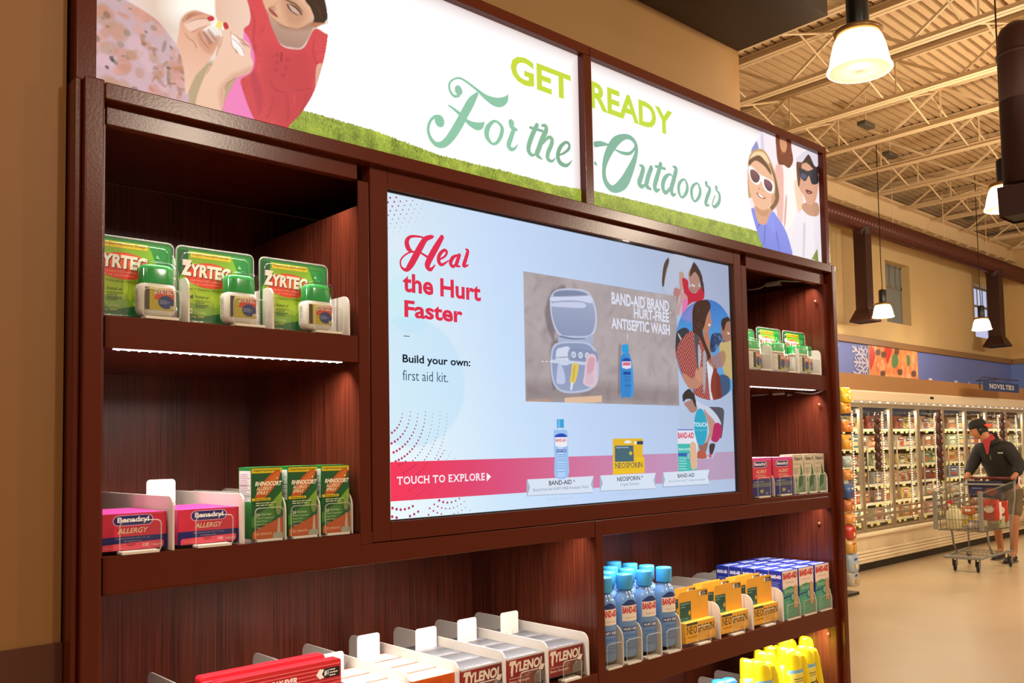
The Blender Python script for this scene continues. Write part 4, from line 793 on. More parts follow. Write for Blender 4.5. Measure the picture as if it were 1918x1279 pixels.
# front row of the right cubby: bottles in shells on low cards
def low_card(x,label):
    t=empty('bottle_pack',(x,.034,ZR),label=label,cat='medicine pack',group='bottles at the front of the upper right cubby')
    MB().prism(rrect(-.034,.060,0,.052,.006,3),1,.02,.021).build('backing_card',mat('green_card','#1d7f38',.45),t)
    b=MB().lathe([(.024,0),(.035,.003),(.037,.012),(.037,.058),(.034,.063)],n=28,sx=1.15,sy=.55,pw=4).build('bottle_body',mat('white_bottle','#e9e6de',.35),t,smooth=True)
    MB().lathe([(.040,.062),(.0425,.065),(.0425,.069),(.040,.071),(.040,.088),(.037,.0945),(0,.096)],n=28,sx=1.08,sy=.56,pw=3.4).build('bottle_cap',mat('green_cap','#23a04a',.3),t,smooth=True)
    MB().lathe([(.0432,.0618),(.0440,.065),(.0432,.068)],n=28,sx=1.08,sy=.56,pw=3.4).build('cap_ring',WHITEP,t,smooth=True)
    F=Flat((-.032,-.0206,.010),(1,0,0),(0,0,1),.068,.048); F.rect(0,0,.42,1,'#e4e0d6'); F.lines(.03,.05,.38,.95,9,'#b0aca2'); F.rect(.42,0,.62,1,'#2a2620'); F.rect(.62,0,1,1,'#b8b030'); F.poly([(.66,.55),(.72,1),(1,1),(1,.5)],'#dd4a2a'); F.ell(.83,.4,.17,.3,'#28397c',16); F.text('ZYRTEC',.66,.72,.99,.88,'#f8f4ec',bold=.03); F.build('bottle_label',PRINT,t)
    MB().lathe([(.048,0),(.049,.01),(.049,.092),(.046,.1),(0,.102)],n=24,sx=1.05,sy=.58,pw=4).build('clear_shell',CLEARP,t,smooth=True)
    return t
for i,x in enumerate((1.352,1.492,1.640)): low_card(x,f'squat green-capped bottle, {ORD[i]} from the left in the upper right cubby')
for i,x in enumerate((1.441,1.603,1.744)): lane(x,ZR,label=f'white divider with clear stop, {ORD[i]} from the left in the upper right cubby',h=.088,L=.42,group='dividers in the upper right cubby')
put_card(un(1413,615,1,.085)[0]-.1475,.085,ZR,'green allergy blister card half hidden at the left of the upper right cubby')
# ---------------- pink and navy tablet boxes
def art_ben(F):
    F.rect(0,.0,1,.37,'#201f6c'); F.rect(0,.37,1,1,'#cf2c48'); F.pill(.20,.66,.80,.96,'#e8a8c8'); F.pill(.215,.68,.785,.94,'#2a2470'); F.text('Benadryl',.27,.715,.735,.905,'#f4f0f6',bold=.03)
    F.text('ALLERGY',.27,.455,.70,.60,'#f8d8b8',bold=.02,shear=.25); F.text('diphenhydramine HCl / 25 mg',.24,.30,.74,.335,'#b8b4cc',bold=0); F.text('Antihistamine',.36,.225,.62,.26,'#b8b4cc',bold=0)
    F.poly([(.04,.0),(.04,.12),(.07,.17),(.40,.19),(.93,.22),(.95,.19),(.95,.05),(.9,0)],'#e24a62'); F.ell(.47,.15,.07,.06,'#b8304c',14); F.text('100',.64,.07,.73,.16,'#fbd8d8',bold=.02); F.text('TABLETS',.76,.07,.93,.13,'#fbd8d8',bold=.01); F.text('Actual size',.09,.07,.25,.10,'#f8b0b8',bold=0); F.text('NDC 4 tablets',.74,.965,.95,.985,'#f0a0b0',bold=0)
def top_ben(F): F.rect(0,0,1,1,'#d8388c'); F.rect(.04,.1,.96,.45,'#e2489a')
b0=carton('tablet_box',.109,.042,.0605,'#c93070','','',art_ben,top_ben)
Z2=1.3410
rows=4
for li,(x,nm) in enumerate(((-.5465,'left'),(-.4185,'right'))):
    for r in range(rows):
        lab=f'pink allergy tablet box, {"front" if r==0 else ORD[r]} row of the {nm} stack, lower left shelf'
        if li==0 and r==0: b0.location=(x,.022,Z2+.004); tag(b0,label=lab,group='pink allergy tablet boxes'); b=b0
        else: b=copy_tree(b0,(x,.022+r*.0445,Z2+.004),label=lab,cat='box',group='pink allergy tablet boxes')
for i,(x,px,h) in enumerate(((-.432,-.092,.092),(-.3075,-.062,.090))):
    lane(x,Z2-.002,label=f'white divider with paddle, {"left" if i==0 else "right"} one beside the pink tablet boxes',h=h,L=.46,r=.016,fw=.066,fh=.055,fx=-.022,push=(.232,.112,px),pw=.055,group='dividers on the lower left shelf')
# ---------------- green nasal spray boxes
def art_rh(F):
    F.grad(0,0,1,1,'#17502a','#1f6a30','#1a5a2c','#1a5a2c'); F.poly([(.0,.3),(.5,.42),(1,.62),(1,.40),(.6,.22),(0,.16)],'#3d8a2c'); F.poly([(.55,.45),(1,.66),(1,.5),(.7,.40)],'#7aa838'); F.rect(0,.915,1,.985,'#d6c01c'); F.text('Original Prescription Strength',.06,.93,.94,.97,'#4a4408',bold=.01)
    F.ell(.52,.735,.46,.115,'#bd5a20',26,rot=.42); F.ell(.60,.78,.34,.06,'#cc6a26',20,rot=.42); F.text('RHINOCORT',.10,.735,.96,.80,'#f2efdc',bold=.045,shear=.2); F.text('ALLERGY',.14,.675,.64,.725,'#f0e4c4',bold=.02,shear=.2); F.text('SPRAY',.14,.615,.52,.665,'#f0e4c4',bold=.02,shear=.2); F.poly([(.80,.84),(.83,.86),(.86,.84),(.83,.82)],'#f8d8a0')
    F.rect(0,.53,.60,.568,'#d6c01c'); F.text('Budesonide',.10,.537,.56,.563,'#3c4408',bold=.015); F.lines(.12,.46,.95,.52,2,'#c8d8b0')
    F.text('24',.12,.31,.24,.36,'#e8ecd8',bold=.02); F.text('HOUR Relief',.28,.325,.62,.352,'#dce6cc',bold=.01)
    for i,s in enumerate(('Nasal Congestion','Runny Nose','Itchy Nose','Sneezing')): F.text(s,.14,.275-i*.045,.14+len(s)*.034,.30-i*.045,'#d0dcc0',bold=.01)
    F.poly([(0,0),(1,0),(1,.30),(.0,.10)],'#c0591c'); F.text('120 SPRAYS',.08,.05,.62,.085,'#f0c8a0',bold=.01); F.poly([(.80,.05),(.92,.05),(.89,.28),(.84,.28)],'#c8b8a4'); F.poly([(.66,.0),(.99,.0),(.98,.075),(.68,.075)],'#a8ac9c'); F.ell(.85,.42,.10,.10,'#7f9a50',14)
def side_rh(F): F.rect(0,0,1,1,'#1e7a34'); F.rect(.06,.52,.94,.95,'#e6dcdc'); F.lines(.12,.54,.9,.92,14,'#8a8088',seed=4); F.rect(.06,.74,.94,.748,'#4a4448'); F.rect(.06,.60,.94,.607,'#4a4448')
def top_rh(F): F.rect(0,0,1,1,'#2f9c42')
rh=carton('nasal_spray_box',.0595,.054,.1315,'#2a8c3c','','',art_rh,top_rh,side_rh)
for i,x in enumerate((-.2895,-.2175,-.1475)):
    o=rh if i==0 else copy_tree(rh)
    o.location=(x,.012,Z2+.0005+.003); tag(o,label=f'tall green allergy spray box, {ORD[i]} from the left on the lower left shelf',cat='box',group='green nasal spray boxes')
for i,x in enumerate((-.2235,-.1525,-.0815)): lane(x,Z2-.002,y0=.010,h=.085,L=.46,r=.03,fw=.056,fh=.062,fx=-.006,label=f'white divider right of the {ORD[i]} green spray box',group='dividers beside the green spray boxes')
# ---------------- lower left shelf: red rub cartons, orange boxes, grey-topped boxes
Z3=.9388
def art_ty(F):
    F.grad(0,0,1,1,'#8c2226','#5c2024','#6a2428','#a02428'); F.rect(0,.96,1,1,'#c8c4c0'); F.rect(0,0,1,.05,'#4a3030'); F.text('TYLENOL',.045,.52,.94,.86,'#e8dcd0',bold=.04,shear=.12); F.text('T',.045,.42,.20,.92,'#e8dcd0',bold=.05,shear=.12); F.poly([(.86,.56),(.97,.60),(.90,.36),(.80,.50)],'#e8dcd0')
    F.text('Acetaminophen',.06,.30,.40,.38,'#d8b8b0',bold=.01); F.text('Extra Strength',.06,.16,.56,.27,'#e8d0c8',bold=.015); F.lines(.44,.32,.62,.44,2,'#c89890'); F.poly([(.68,.02),(.95,.02),(.97,.30),(.9,.42),(.72,.38),(.66,.22)],'#6a6060'); F.poly([(.74,.3),(.8,.34),(.82,.4),(.76,.42)],'#9a9490')
def top_ty(F): F.rect(0,0,1,1,'#6e6e72'); F.grad(.02,.05,.98,.9,'#85868c','#85868c','#5c5c60','#5c5c60'); F.text('(1-877-895-3665)',.16,.10,.80,.22,'#d4d4da',bold=.015); F.lines(.1,.3,.7,.4,1,'#9c9ca2'); F.rect(0,.0,1,.03,'#b8a8a4')
ty=carton('pain_tablet_box',.122,.071,.068,'#7c2428','','',art_ty,top_ty)
k=0
TYX=[(.569,'right'),(.441,'middle'),(.309,'left')]
for ci,(xr,nm) in enumerate(TYX):
    for r in range(4 if ci else 4):
        o=ty if k==0 else copy_tree(ty); k+=1
        o.location=(xr-.1235,.016+r*.0725,Z3+.012); tag(o,label=f'grey-topped red tablet box, {"front" if r==0 else ORD[r]} row of the {nm} column, bottom left shelf',cat='box',group='red and grey pain tablet boxes')
def art_or(F): F.rect(0,0,1,1,'#d85a14'); F.poly([(.35,.5),(.62,.5),(.62,.9),(.35,.9)],'#c8500e'); F.rect(.08,.2,.3,.6,'#f0a060')
def top_or(F): F.rect(0,0,1,1,'#e87838'); F.rect(.02,.04,.98,.93,'#f4e4e2'); F.lines(.12,.2,.8,.75,6,'#d8c4d0',fill=.5,seed=3); F.rect(.0,.95,1,1,'#cc5214')
orb=carton('orange_medicine_box',.122,.068,.070,'#dd6418','','',art_or,top_or)
k=0
for ci,xr in enumerate((.183,.057)):
    for r in range(4-ci):
        o=orb if k==0 else copy_tree(orb); k+=1
        o.location=(xr-.122,.018+r*.0695,Z3+.010); tag(o,label=f'white-topped orange box, {"front" if r==0 else ORD[r]} row of the {"right" if ci==0 else "left"} orange column, bottom left shelf',cat='box',group='orange medicine boxes')
XD=[un(px,y,1,.455)[0] for px,y in ((889,1143),(815,1158),(738,1172),(655,1187),(568,1202),(475,1220),(278,1257))]
paddle=[(.222,.135,-.066,.060),(.235,.135,-.058,.060),(.25,.128,-.04,.062),(.262,.135,-.062,.060),(.215,.12,-.06,.066),None,None]
for i,xd in enumerate(XD):
    lane(xd,Z3-.001,h=.104,L=.452,r=.022,fw=.062,fh=.05,fx=-.03,push=paddle[i][:3] if paddle[i] else None,pw=paddle[i][3] if paddle[i] else .06,label=f'white divider, {ORD[i]} from the right on the bottom left shelf',group='dividers on the bottom left shelf')
REDM=mat('red_rub_card','#c8202a',.35)
def rub(x,y,z,w,h,d,label):
    t=empty('rub_carton',(x,y,z),label=label,cat='box',group='red rub cartons')
    MB().prism(rrect(0,w,0,h,.006,3,(1,1,0,0)),1,.001,d).build('carton',REDM,t,bevel=.0008)
    F=Flat((0,.001,0),(1,0,0),(0,0,1),w,h)
    for i in range(9):
        yy=.93-i*.05; F.rect(.30+.02*i if i>5 else .02,yy,.99,yy+.014,'#e86468'); F.k-=1; F.rect(.02,yy-.012,.99,yy-.004,'#9c141c'); F.k-=1
    F.k+=2; F.text('STRONGEST BENGAY EVER',.03,.78,.62,.86,'#fbeeee',bold=.03,shear=.2); F.poly([(.78,.83),(.82,.77),(.985,.77),(.985,.90),(.82,.90)],'#1c1414'); F.poly([(.78,.83),(.81,.77),(.85,.78),(.83,.83),(.85,.89),(.81,.90)],'#f4ece8'); F.text('#1',.85,.80,.885,.88,'#fff',bold=.02); F.lines(.895,.79,.975,.90,3,'#e8e0e0')
    F.build('printed_front',PRINT,t); return t
rub(-.3385,.048,Z3+.006,.252,.146,.026,'large red rub carton with stripes at the front of the bottom left shelf')
rub(-.352,.088,Z3+.006,.252,.150,.026,'red rub carton standing behind the large front one')
rub(-.5455,.030,Z3+.006,.178,.130,.026,'red rub carton at the far left of the bottom left shelf')
MB_=None
# ---------------- blue antiseptic bottles
def make_bottle():
    t=empty('antiseptic_bottle',(0,0,0))
    LIQ=mat('blue_liquid_bottle','#7aa6de',.16,var=.0,trans=.25)
    MB().lathe([(.020,0),(.0285,.003),(.0315,.010),(.0315,.138),(.0300,.150),(.0252,.162),(.0182,.170),(.0168,.178)],n=28,sy=.84).build('bottle_body',LIQ,t,smooth=True)
    MB().lathe([(.0205,.176),(.0218,.178),(.0222,.212),(.0212,.2155),(0,.2165)],n=26).build('bottle_cap',mat('sky_blue_cap','#3fa4e4',.35),t,smooth=True)
    rb=MB()
    # front label follows the curve
    def arc(z0,z1,a,col,k=.0004,n=8,topc=None):
        V=[];r=.0315+k
        for i in range(n+1):
            th=-math.pi/2-a+2*a*i/n; V+=[(r*math.cos(th),r*.84*math.sin(th),z0),(r*math.cos(th),r*.84*math.sin(th),z1+(topc(i/n) if topc else 0))]
        rb.add(V,[(2*i,2*i+2,2*i+3,2*i+1) for i in range(n)],srgb(col))
    arc(.134,.137,.80,'#2c3c78',.0004,10,lambda s:.014*math.sin(math.pi*s)); arc(.096,.136,.80,'#ece0d2',.0006); arc(.070,.081,.74,'#22306c',.0006)
    for i,z in enumerate((.060,.056,.048,.044,.036,.028,.024)): arc(z,z+.0016,.5+.05*(i%3),'#3f6cae',.0006)
    def wrap(txt,z0,z1,a,col,bold,k=.0009):
        v,f,_=glyph(txt,bold); r=.0315+k; V=[]
        for p,q in v:
            th=-math.pi/2-a+2*a*p; V.append((r*math.cos(th),r*.84*math.sin(th),z0+(z1-z0)*q))
        rb.add(V,f,srgb(col))
    wrap('BAND-AID',.116,.133,.74,'#d0242c',.04); wrap('HURT-FREE',.072,.079,.66,'#e8ecf8',.02); wrap('antiseptic wash',.102,.107,.5,'#b09a90',0)
    rb.build('wrap_label',PRINT,t); return t
bt=make_bottle(); k=0
for ln,rws in ((3,(0,1,2,3)),(2,(0,1,2)),(1,(0,1)),(0,(0,1))):
    for r in rws:
        o=bt if k==0 else copy_tree(bt); k+=1
        o.location=(.672+.0795*ln+(.004 if ln==3 else 0),.040+r*.0625,Z3+.010); o.rotation_euler.z=.12*((ln*3+r)%3-1)-.12
        tag(o,label=f'blue antiseptic bottle with sky blue cap, {"front" if r==0 else ORD[r]} row of the {("leftmost","second","third","rightmost")[ln]} lane',cat='bottle',group='blue antiseptic wash bottles')
for i,x in enumerate((.702,.776,.856,.9395)): lane(x,Z3-.001,h=.104,L=.46,r=.035,fw=.058,fh=.064,fx=-.008,label=f'white divider right of the {("leftmost","second","third","rightmost")[i]} blue bottle lane',group='dividers between the blue bottles')
# ---------------- yellow ointment cartons with tall header card
def make_neo():
    t=empty('ointment_carton',(0,0,0)); YM=mat('ointment_yellow','#e8a934',.42)
    w=.137
    MB().box(0,w,.0,.022,0,.056).build('carton',YM,t,bevel=.001)
    pl=[(0,.0),(w,.0),(w,.132),(w-.004,.139),(.004,.139),(0,.132)]
    MB().prism(pl,1,.0222,.0236).build('header_card',YM,t)
    F=Flat((0,.022,0),(1,0,0),(0,0,1),w,.139); F.rect(.03,.42,.40,.79,'#1e5550'); F.text('Original Ointment',.05,.735,.36,.765,'#cfe4dc',bold=.01); F.lines(.05,.69,.30,.72,1,'#9cc4ba'); F.poly([(.30,.56),(.345,.62),(.39,.56),(.345,.50)],'#c8a83c'); F.text('Pain Relief',.06,.45,.3,.48,'#60c0c0',bold=.01); F.rect(.03,.405,.40,.43,'#2a8a98'); F.rect(.68,.86,.965,.955,'#2c3028'); F.poly([(.66,.91),(.69,.86),(.75,.865),(.73,.91),(.75,.95),(.69,.955)],'#f4ecd8'); F.lines(.77,.87,.95,.95,3,'#d8d0b8')
    F.build('printed_header',PRINT,t)
    F=Flat((0,0,0),(1,0,0),(0,0,1),w,.056); F.rect(.03,.86,.40,.985,'#3a4038'); F.serif('NEOSPORIN',.045,.44,.955,.80,'#2b2a22',bold=.0,gap=.16,ser=.2); F.lines(.06,.26,.6,.36,1,'#a86c14'); F.text('NET WT 1 OZ',.70,.08,.95,.14,'#5a4010',bold=0); F.build('printed_front',PRINT,t); return t
neo=make_neo(); k=0
for ln,x in enumerate((.969,1.136,1.3015)):
    for r in range((2,3,3)[ln]):
        o=neo if k==0 else copy_tree(neo); k+=1
        o.location=(x-.012*r*(r<2)-(.012*(r==2)),.012+r*.034,Z3+.008+.004*(r==1)); tag(o,label=f'yellow ointment carton, {"front" if r==0 else ORD[r]} row of the {("left","middle","right")[ln]} stack',cat='box',group='yellow ointment cartons')
for i,x in enumerate((1.1215,1.289,1.457)): lane(x,Z3-.001,h=.104,L=.46,r=.028,fw=.062,fh=.052,fx=-.052,label=f'white divider right of the {("left","middle","right")[i]} yellow ointment stack',group='dividers between the yellow cartons')
for i,x in enumerate((1.02,1.075)): lane(x,Z3-.001,h=.112,L=.34,r=.016,y0=.12,front=False,label=f'grey divider behind the left yellow cartons, {ORD[i]} one',group='dividers between the yellow cartons')
# ---------------- adhesive bandage boxes
def art_ba(F):
    F.rect(0,0,1,1,'#f0dcd0'); F.rect(0,0,1,.62,'#46a084'); F.poly([(0,.62),(.5,.66),(1,.60),(1,.5),(0,.5)],'#3d9478'); F.text('BAND-AID',.05,.82,.96,.955,'#cf2426',bold=.05); F.text('ADHESIVE BANDAGES',.22,.735,.72,.755,'#c08878',bold=0); F.rect(.0,.615,.18,.635,'#d8c83c'); F.text('SKIN-FLEX',.10,.52,.70,.60,'#b8dcc8',bold=.01)
    F.poly([(.05,.41),(.52,.45),(.52,.475),(.05,.45)],'#24448c'); F.poly([(.70,.18),(.94,.18),(.95,.62),(.90,.66),(.76,.66),(.71,.62)],'#cf9c72'); F.ell(.62,.42,.13,.085,'#2c6c8c',18); F.ell(.62,.42,.105,.068,'#84b49c',18); F.lines(.08,.1,.5,.36,7,'#8cc8ac',seed=8)
def side_ba(F): F.rect(0,0,1,1,'#23349c'); F.text('BAND-AID',.08,.84,.9,.915,'#eef0fa',bold=.05); F.lines(.12,.3,.85,.78,12,'#7c8ccc',seed=5)
def top_ba(F): F.rect(0,0,1,1,'#2a3cae'); F.rect(.10,.22,.92,.48,'#e8ecfa'); F.rect(.14,.60,.7,.78,'#9aa6e0')
ba=carton('bandage_box',.0895,.0495,.1475,'#2838a4','','',art_ba,top_ba,side_ba); k=0
for ln,x in enumerate((1.4645,1.5625,1.6635)):
    for r in range(5):
        o=ba if k==0 else copy_tree(ba); k+=1
        o.location=(x,.010+r*.0515,Z3+.006); tag(o,label=f'blue bandage box with teal front, {"front" if r==0 else ORD[r]} row of the {("left","middle","right")[ln]} stack',cat='box',group='adhesive bandage boxes')
for i,x in enumerate((1.5575,1.657,1.757)): lane(x,Z3-.001,h=.11,L=.46,r=.075,fw=.08,fh=.05,fx=-.006,label=f'white divider right of the {("left","middle","right")[i]} bandage box stack',group='dividers between the bandage boxes')
# ---------------- right cubby 2: chewable and eye drop boxes
def art_ch(F):
    F.rect(0,.0,1,.45,'#2c2c78'); F.rect(0,.45,1,1,'#d02c4a'); F.rect(0,.93,1,1,'#d84aa0'); F.pill(.12,.74,.80,.92,'#e8b0cc'); F.pill(.14,.755,.78,.905,'#28246c'); F.text('Benadryl',.19,.775,.73,.885,'#f4f0f6',bold=.03); F.text('ALLERGY',.26,.60,.76,.69,'#f6c8a8',bold=.02,shear=.2); F.text('CHEWABLES',.22,.50,.72,.57,'#f0b098',bold=.01); F.rect(.08,.24,.92,.35,'#6a7078'); F.lines(.15,.37,.85,.42,1,'#a8a8d0'); F.ell(.5,.13,.09,.05,'#b8b468',12); F.text('20',.68,.04,.8,.1,'#d0d0e8',bold=.01)
def top_ch(F): F.rect(0,0,1,1,'#c8b0d8'); F.rect(.1,.2,.9,.6,'#e8e0ec')
ch=carton('chewable_box',.117,.046,.119,'#b03080','','',art_ch,top_ch); k=0
Z4=1.3335
for ln,x in enumerate((1.3085,1.4345)):
    for r in range(3):
        o=ch if k==0 else copy_tree(ch); k+=1
        o.location=(x,.012+r*.049,Z4+.003); tag(o,label=f'pink chewable tablet box, {"front" if r==0 else ORD[r]} row of the {("left","right")[ln]} stack, right cubby',cat='box',group='pink chewable tablet boxes')
def art_vi(F): F.rect(0,0,1,1,'#cfc4ac'); F.grad(0,0,1,.42,'#6c9a74','#6c9a74','#b4b898','#b4b898'); F.text('Visine A',.08,.84,.92,.94,'#3a3c38',bold=.02,shear=.12); F.poly([(.45,.1),(.85,.2),(.95,.42),(.85,.62),(.72,.76),(.70,.5),(.45,.32)],'#2f6e3c'); F.lines(.08,.5,.6,.66,4,'#9a927c'); F.text('multi-action',.1,.74,.6,.77,'#8a846c',bold=0); F.ell(.22,.32,.10,.045,'#3c7c48',10)
def top_vi(F): F.rect(0,0,1,1,'#d8ccb8')
vi=carton('eye_drop_box',.0615,.05,.126,'#cfc4ae','','',art_vi,top_vi)
for i,x in enumerate((1.5585,1.6275,1.6925)):
    o=vi if i==0 else copy_tree(vi); o.location=(x,.014,Z4+.003); tag(o,label=f'beige eye drop box with green leaf, {ORD[i]} from the left in the right cubby',cat='box',group='beige eye drop boxes')
for i,(x,fw) in enumerate(((1.4295,.07),(1.5535,.07),(1.6235,.05),(1.6895,.05),(1.756,.05))): lane(x,Z4-.001,h=.075,L=.44,r=.03,fw=fw,fh=.062,fx=-.010 if fw<.06 else -.03,label=f'white divider, {ORD[i]} from the left in the lower right cubby',group='dividers in the lower right cubby')
# ---------------- yellow spray bottles on the bottom right shelf
def make_spray():
    t=empty('sunscreen_spray',(0,0,0)); YB=mat('yellow_plastic','#f2dc18',.3,spec=.5)
    MB().lathe([(.024,0),(.027,.004),(.028,.012),(.028,.13),(.0285,.18),(.0282,.2)],n=26,sy=.8).build('bottle_body',YB,t,smooth=True)
    # hooded head leaning back over the trigger
    m=MB(); rings=[(0,.0282,.2),(-.0005,.0280,.215),(-.002,.0268,.232),(-.005,.0240,.247),(-.009,.0190,.257),(-.013,.0110,.262),(-.015,.003,.2635)]; V=[];n=26
    for dx,r,z in rings:
        for q in range(n):
            a=2*math.pi*q/n; V.append((dx+r*math.cos(a),r*.8*math.sin(a),z-(r*math.cos(a))*.30*max(0,(z-.21)/.05)))
    m.add(V,[(i*n+q,i*n+(q+1)%n,(i+1)*n+(q+1)%n,(i+1)*n+q) for i in range(len(rings)-1) for q in range(n)]+[tuple((len(rings)-1)*n+q for q in range(n))]).build('spray_hood',YB,t,smooth=True)
    P=[(.012,0,.246),(.030,0,.236),(.041,0,.212),(.048,0,.18),(.056,0,.145),(.063,0,.118),(.066,0,.104)]
    m=MB(); m.tube(P,[.011,.0125,.0115,.010,.009,.0075,.005],12); m.build('trigger_handle',YB,t,smooth=True)
    rb=MB()
    def band(z0,z1,a,col,k):
        V=[];r=.0284+k
        for i in range(11):
            th=-math.pi/2-a+2*a*i/10; V+=[(r*math.cos(th),r*.8*math.sin(th),z0),(r*math.cos(th),r*.8*math.sin(th),z1)]
        rb.add(V,[(2*i,2*i+2,2*i+3,2*i+1) for i in range(10)],srgb(col))
    band(.194,.205,1.35,'#7fb4d8',.0006); band(.15,.192,1.1,'#e8d860',.0005); band(.135,.148,1.0,'#3a2c24',.0007); band(.175,.178,.7,'#6a6440',.0008); band(.168,.170,.6,'#6a6440',.0008)
    v,f,_=glyph('Neutrogena',.02); r=.0295; rb.add([(r*math.cos(-math.pi/2-.85+1.7*p),r*.8*math.sin(-math.pi/2-.85+1.7*p),.137+.009*q) for p,q in v],f,srgb('#f4f0e8'))
    rb.build('wrap_label',PRINT,t); return t
sp=make_spray(); k=0; Z5=.5505
for px,py,zt in ((1401,1238,.8305),(1432,1243,.832),(1427,1222,.831),(1444,1213,.829),(1468,1199,.829),(1469,1215,.831),(1488,1224,.832),(1507,1214,.831),(1510,1196,.829)):
    q=un(px,py,2,zt-.01); o=sp if k==0 else copy_tree(sp); o.location=(q[0]+.006,max(.03,q[1]),Z5+.018); k+=1
    o.rotation_euler.z=-.1 if k!=9 else .1; o.scale=(1.28 if k!=9 else 1.55,1.15,1)
    tag(o,label=f'yellow spray bottle with hooked trigger, {ORD[k-1]} from the left, bottom right shelf',cat='bottle',group='yellow sunscreen sprays')
for i,(px,py) in enumerate(((1347,1276),(1384,1277))):
    q=un(px,py,2,.80); t=empty('blue_capped_bottle',(q[0],max(.04,q[1]),Z5),label=f'bottle with domed royal blue cap, {("left","right")[i]} one beside the yellow sprays',cat='bottle',group='bottles with royal blue caps')
    MB().lathe([(.022,0),(.026,.004),(.026,.20),(.022,.215)],n=22).build('bottle_body',mat('blue_body','#4f8cd8',.3),t,smooth=True); MB().lathe([(.024,.214),(.025,.218),(.0245,.244),(.019,.252),(0,.254)],n=22).build('bottle_cap',mat('royal_cap','#1c5cc4',.3),t,smooth=True)
for i,(px,py) in enumerate(((1322,1268),(1352,1256))):
    q=un(px,py,1,.40); lane(q[0],Z5,h=q[2]-Z5,L=.43,r=.02,front=False,label=f'grey divider at the left of the yellow sprays, {ORD[i]} one',group='dividers on the bottom right shelf')
# ================================================================ far room shell
WY=4.4
XE=un(1893,681,1,WY)[0]
zb0=2.30; zb1=un(1570,639,1,WY)[2]; zt=un(1570,626,1,WY)[2]
# far wall with two deep-set windows (pixels measured on the wall plane)
wins=[(un(1657,486,1,WY)[0],un(1707,600,1,WY)[0],un(1666,603,1,WY)[2],un(1657,486,1,WY)[2]),(un(1823,530,1,WY)[0],un(1866,600,1,WY)[0],un(1827,630,1,WY)[2],un(1823,530,1,WY)[2])]
ZTOP=4.83
m=MB(); xs=[5.0,wins[0][0],wins[0][1],wins[1][0],wins[1][1],XE]
for i in range(0,5,2): m.box(xs[i],xs[i+1],WY,WY+.45,zt,ZTOP)
for a,b,c,d in wins: m.box(a,b,WY,WY+.45,zt,c); m.box(a,b,WY,WY+.45,d,ZTOP)
m.box(5.0,XE,WY,WY+.45,0,2.30); S(m.build('wall_far',FARWALL))
BLUE=mat('blue_wall_paint','#7080c4',.6,var=.05,vscale=1)
S(MB().box(5.0,XE,WY,WY+.4,2.302,zb1).build('wall_far_blue_band',BLUE)); S(MB().box(5.0,XE-.001,WY-.045,WY+.3,zb1+.001,zt-.001).build('trim_2',mat('tan_trim','#8d6a44',.5),bevel=.006))
S(MB().box(XE,XE+.3,-4,WY+.5,zt,5.3).build('wall_right',mat('right_wall_paint','#c9a66e',.75))); S(MB().box(XE-.001,XE+.3,-4,WY+.4,2.0,zb1).build('wall_right_blue_band',mat('blue_wall_paint2','#6a86c4',.6))); S(MB().box(XE-.045,XE+.3,-4,WY-.05,zb1+.001,zt-.001).build('trim_3',mat('tan_trim','#8d6a44',.5),bevel=.006)); S(MB().box(XE,XE+.3,-4,3.5,0,1.999).build('wall_right_lower',mat('brown_wall','#8a5c34',.6)))
ALU=mat('window_aluminium','#8e8c86',.35,metal=.5)
for i,(a,b,c,d) in enumerate(wins):
    w=empty(f'window_{i+1}',((a+b)/2,WY+.13,c)); w['kind']='structure'; y=WY+.13; o=(0,0,0)
    fr=MB(); fr.box(a,a+.035,y,y+.04,c,d); fr.box(b-.035,b,y,y+.04,c,d); fr.box(a,b,y,y+.04,c,c+.035); fr.box(a,b,y,y+.04,d-.035,d); zc=c+(d-c)*.63; fr.box(a,b,y,y+.04,zc-.02,zc+.02)
    fr.box(a+(b-a)*.27,a+(b-a)*.27+.02,y,y+.03,zc,d); fr.box(a+(b-a)*.5,a+(b-a)*.5+.02,y,y+.03,zc,d); fr.box(a+(b-a)*.75,a+(b-a)*.75+.02,y,y+.03,zc,d)
    fr.build('window_frame',ALU,w,True)
    MB().box(a+.03,b-.03,y+.012,y+.018,c+.03,d-.03).build('pane',mat(('dusk_pane','day_pane')[i],('#5b5a50','#8f9ab8')[i],.1,emit=(.22,.8)[i],ecol=('#8c8a7c','#b8c4ec')[i]),w,True)
# snowflake, pizza picture and lettering on the blue band
so=un(1590,640,1,WY-.004); t=empty('snowflake_decal',(10.75,WY-.003,2.62),label='large white snowflake decal cut off by the food picture',cat='decal'); F=Flat((0,0,0),(1,0,0),(0,0,1),eps=.001); cx,cz=.06,-.02
for k_ in range(12):
    a=math.radians(90+30*k_) if k_%1==0 else 0
    if math.cos(a)>.3: continue
    L=.44 if k_%2==0 else .36; dx,dz=math.cos(a),math.sin(a)
    def clamp(p): return (p[0],max(-.27,min(.215,p[1])))
    def bar(p,q,w):
        n=(-(q[1]-p[1]),q[0]-p[0]); l=math.hypot(*n) or 1; n=(n[0]/l*w,n[1]/l*w); F.poly([clamp((p[0]+n[0],p[1]+n[1])),clamp((q[0]+n[0],q[1]+n[1])),clamp((q[0]-n[0],q[1]-n[1])),clamp((p[0]-n[0],p[1]-n[1]))],'#ccc8dc'); F.k-=.8
    bar((cx,cz),(cx+dx*L*1.2,cz+dz*L),.014)
    for s_ in (.35,.55,.75):
        for sg in (-1,1):
            b_=a+sg*.8; bar((cx+dx*L*1.2*s_,cz+dz*L*s_),(cx+dx*L*1.2*s_+math.cos(b_)*.14,cz+dz*L*s_+math.sin(b_)*.10),.011)
F.build('snowflake_print',PRINT,t)
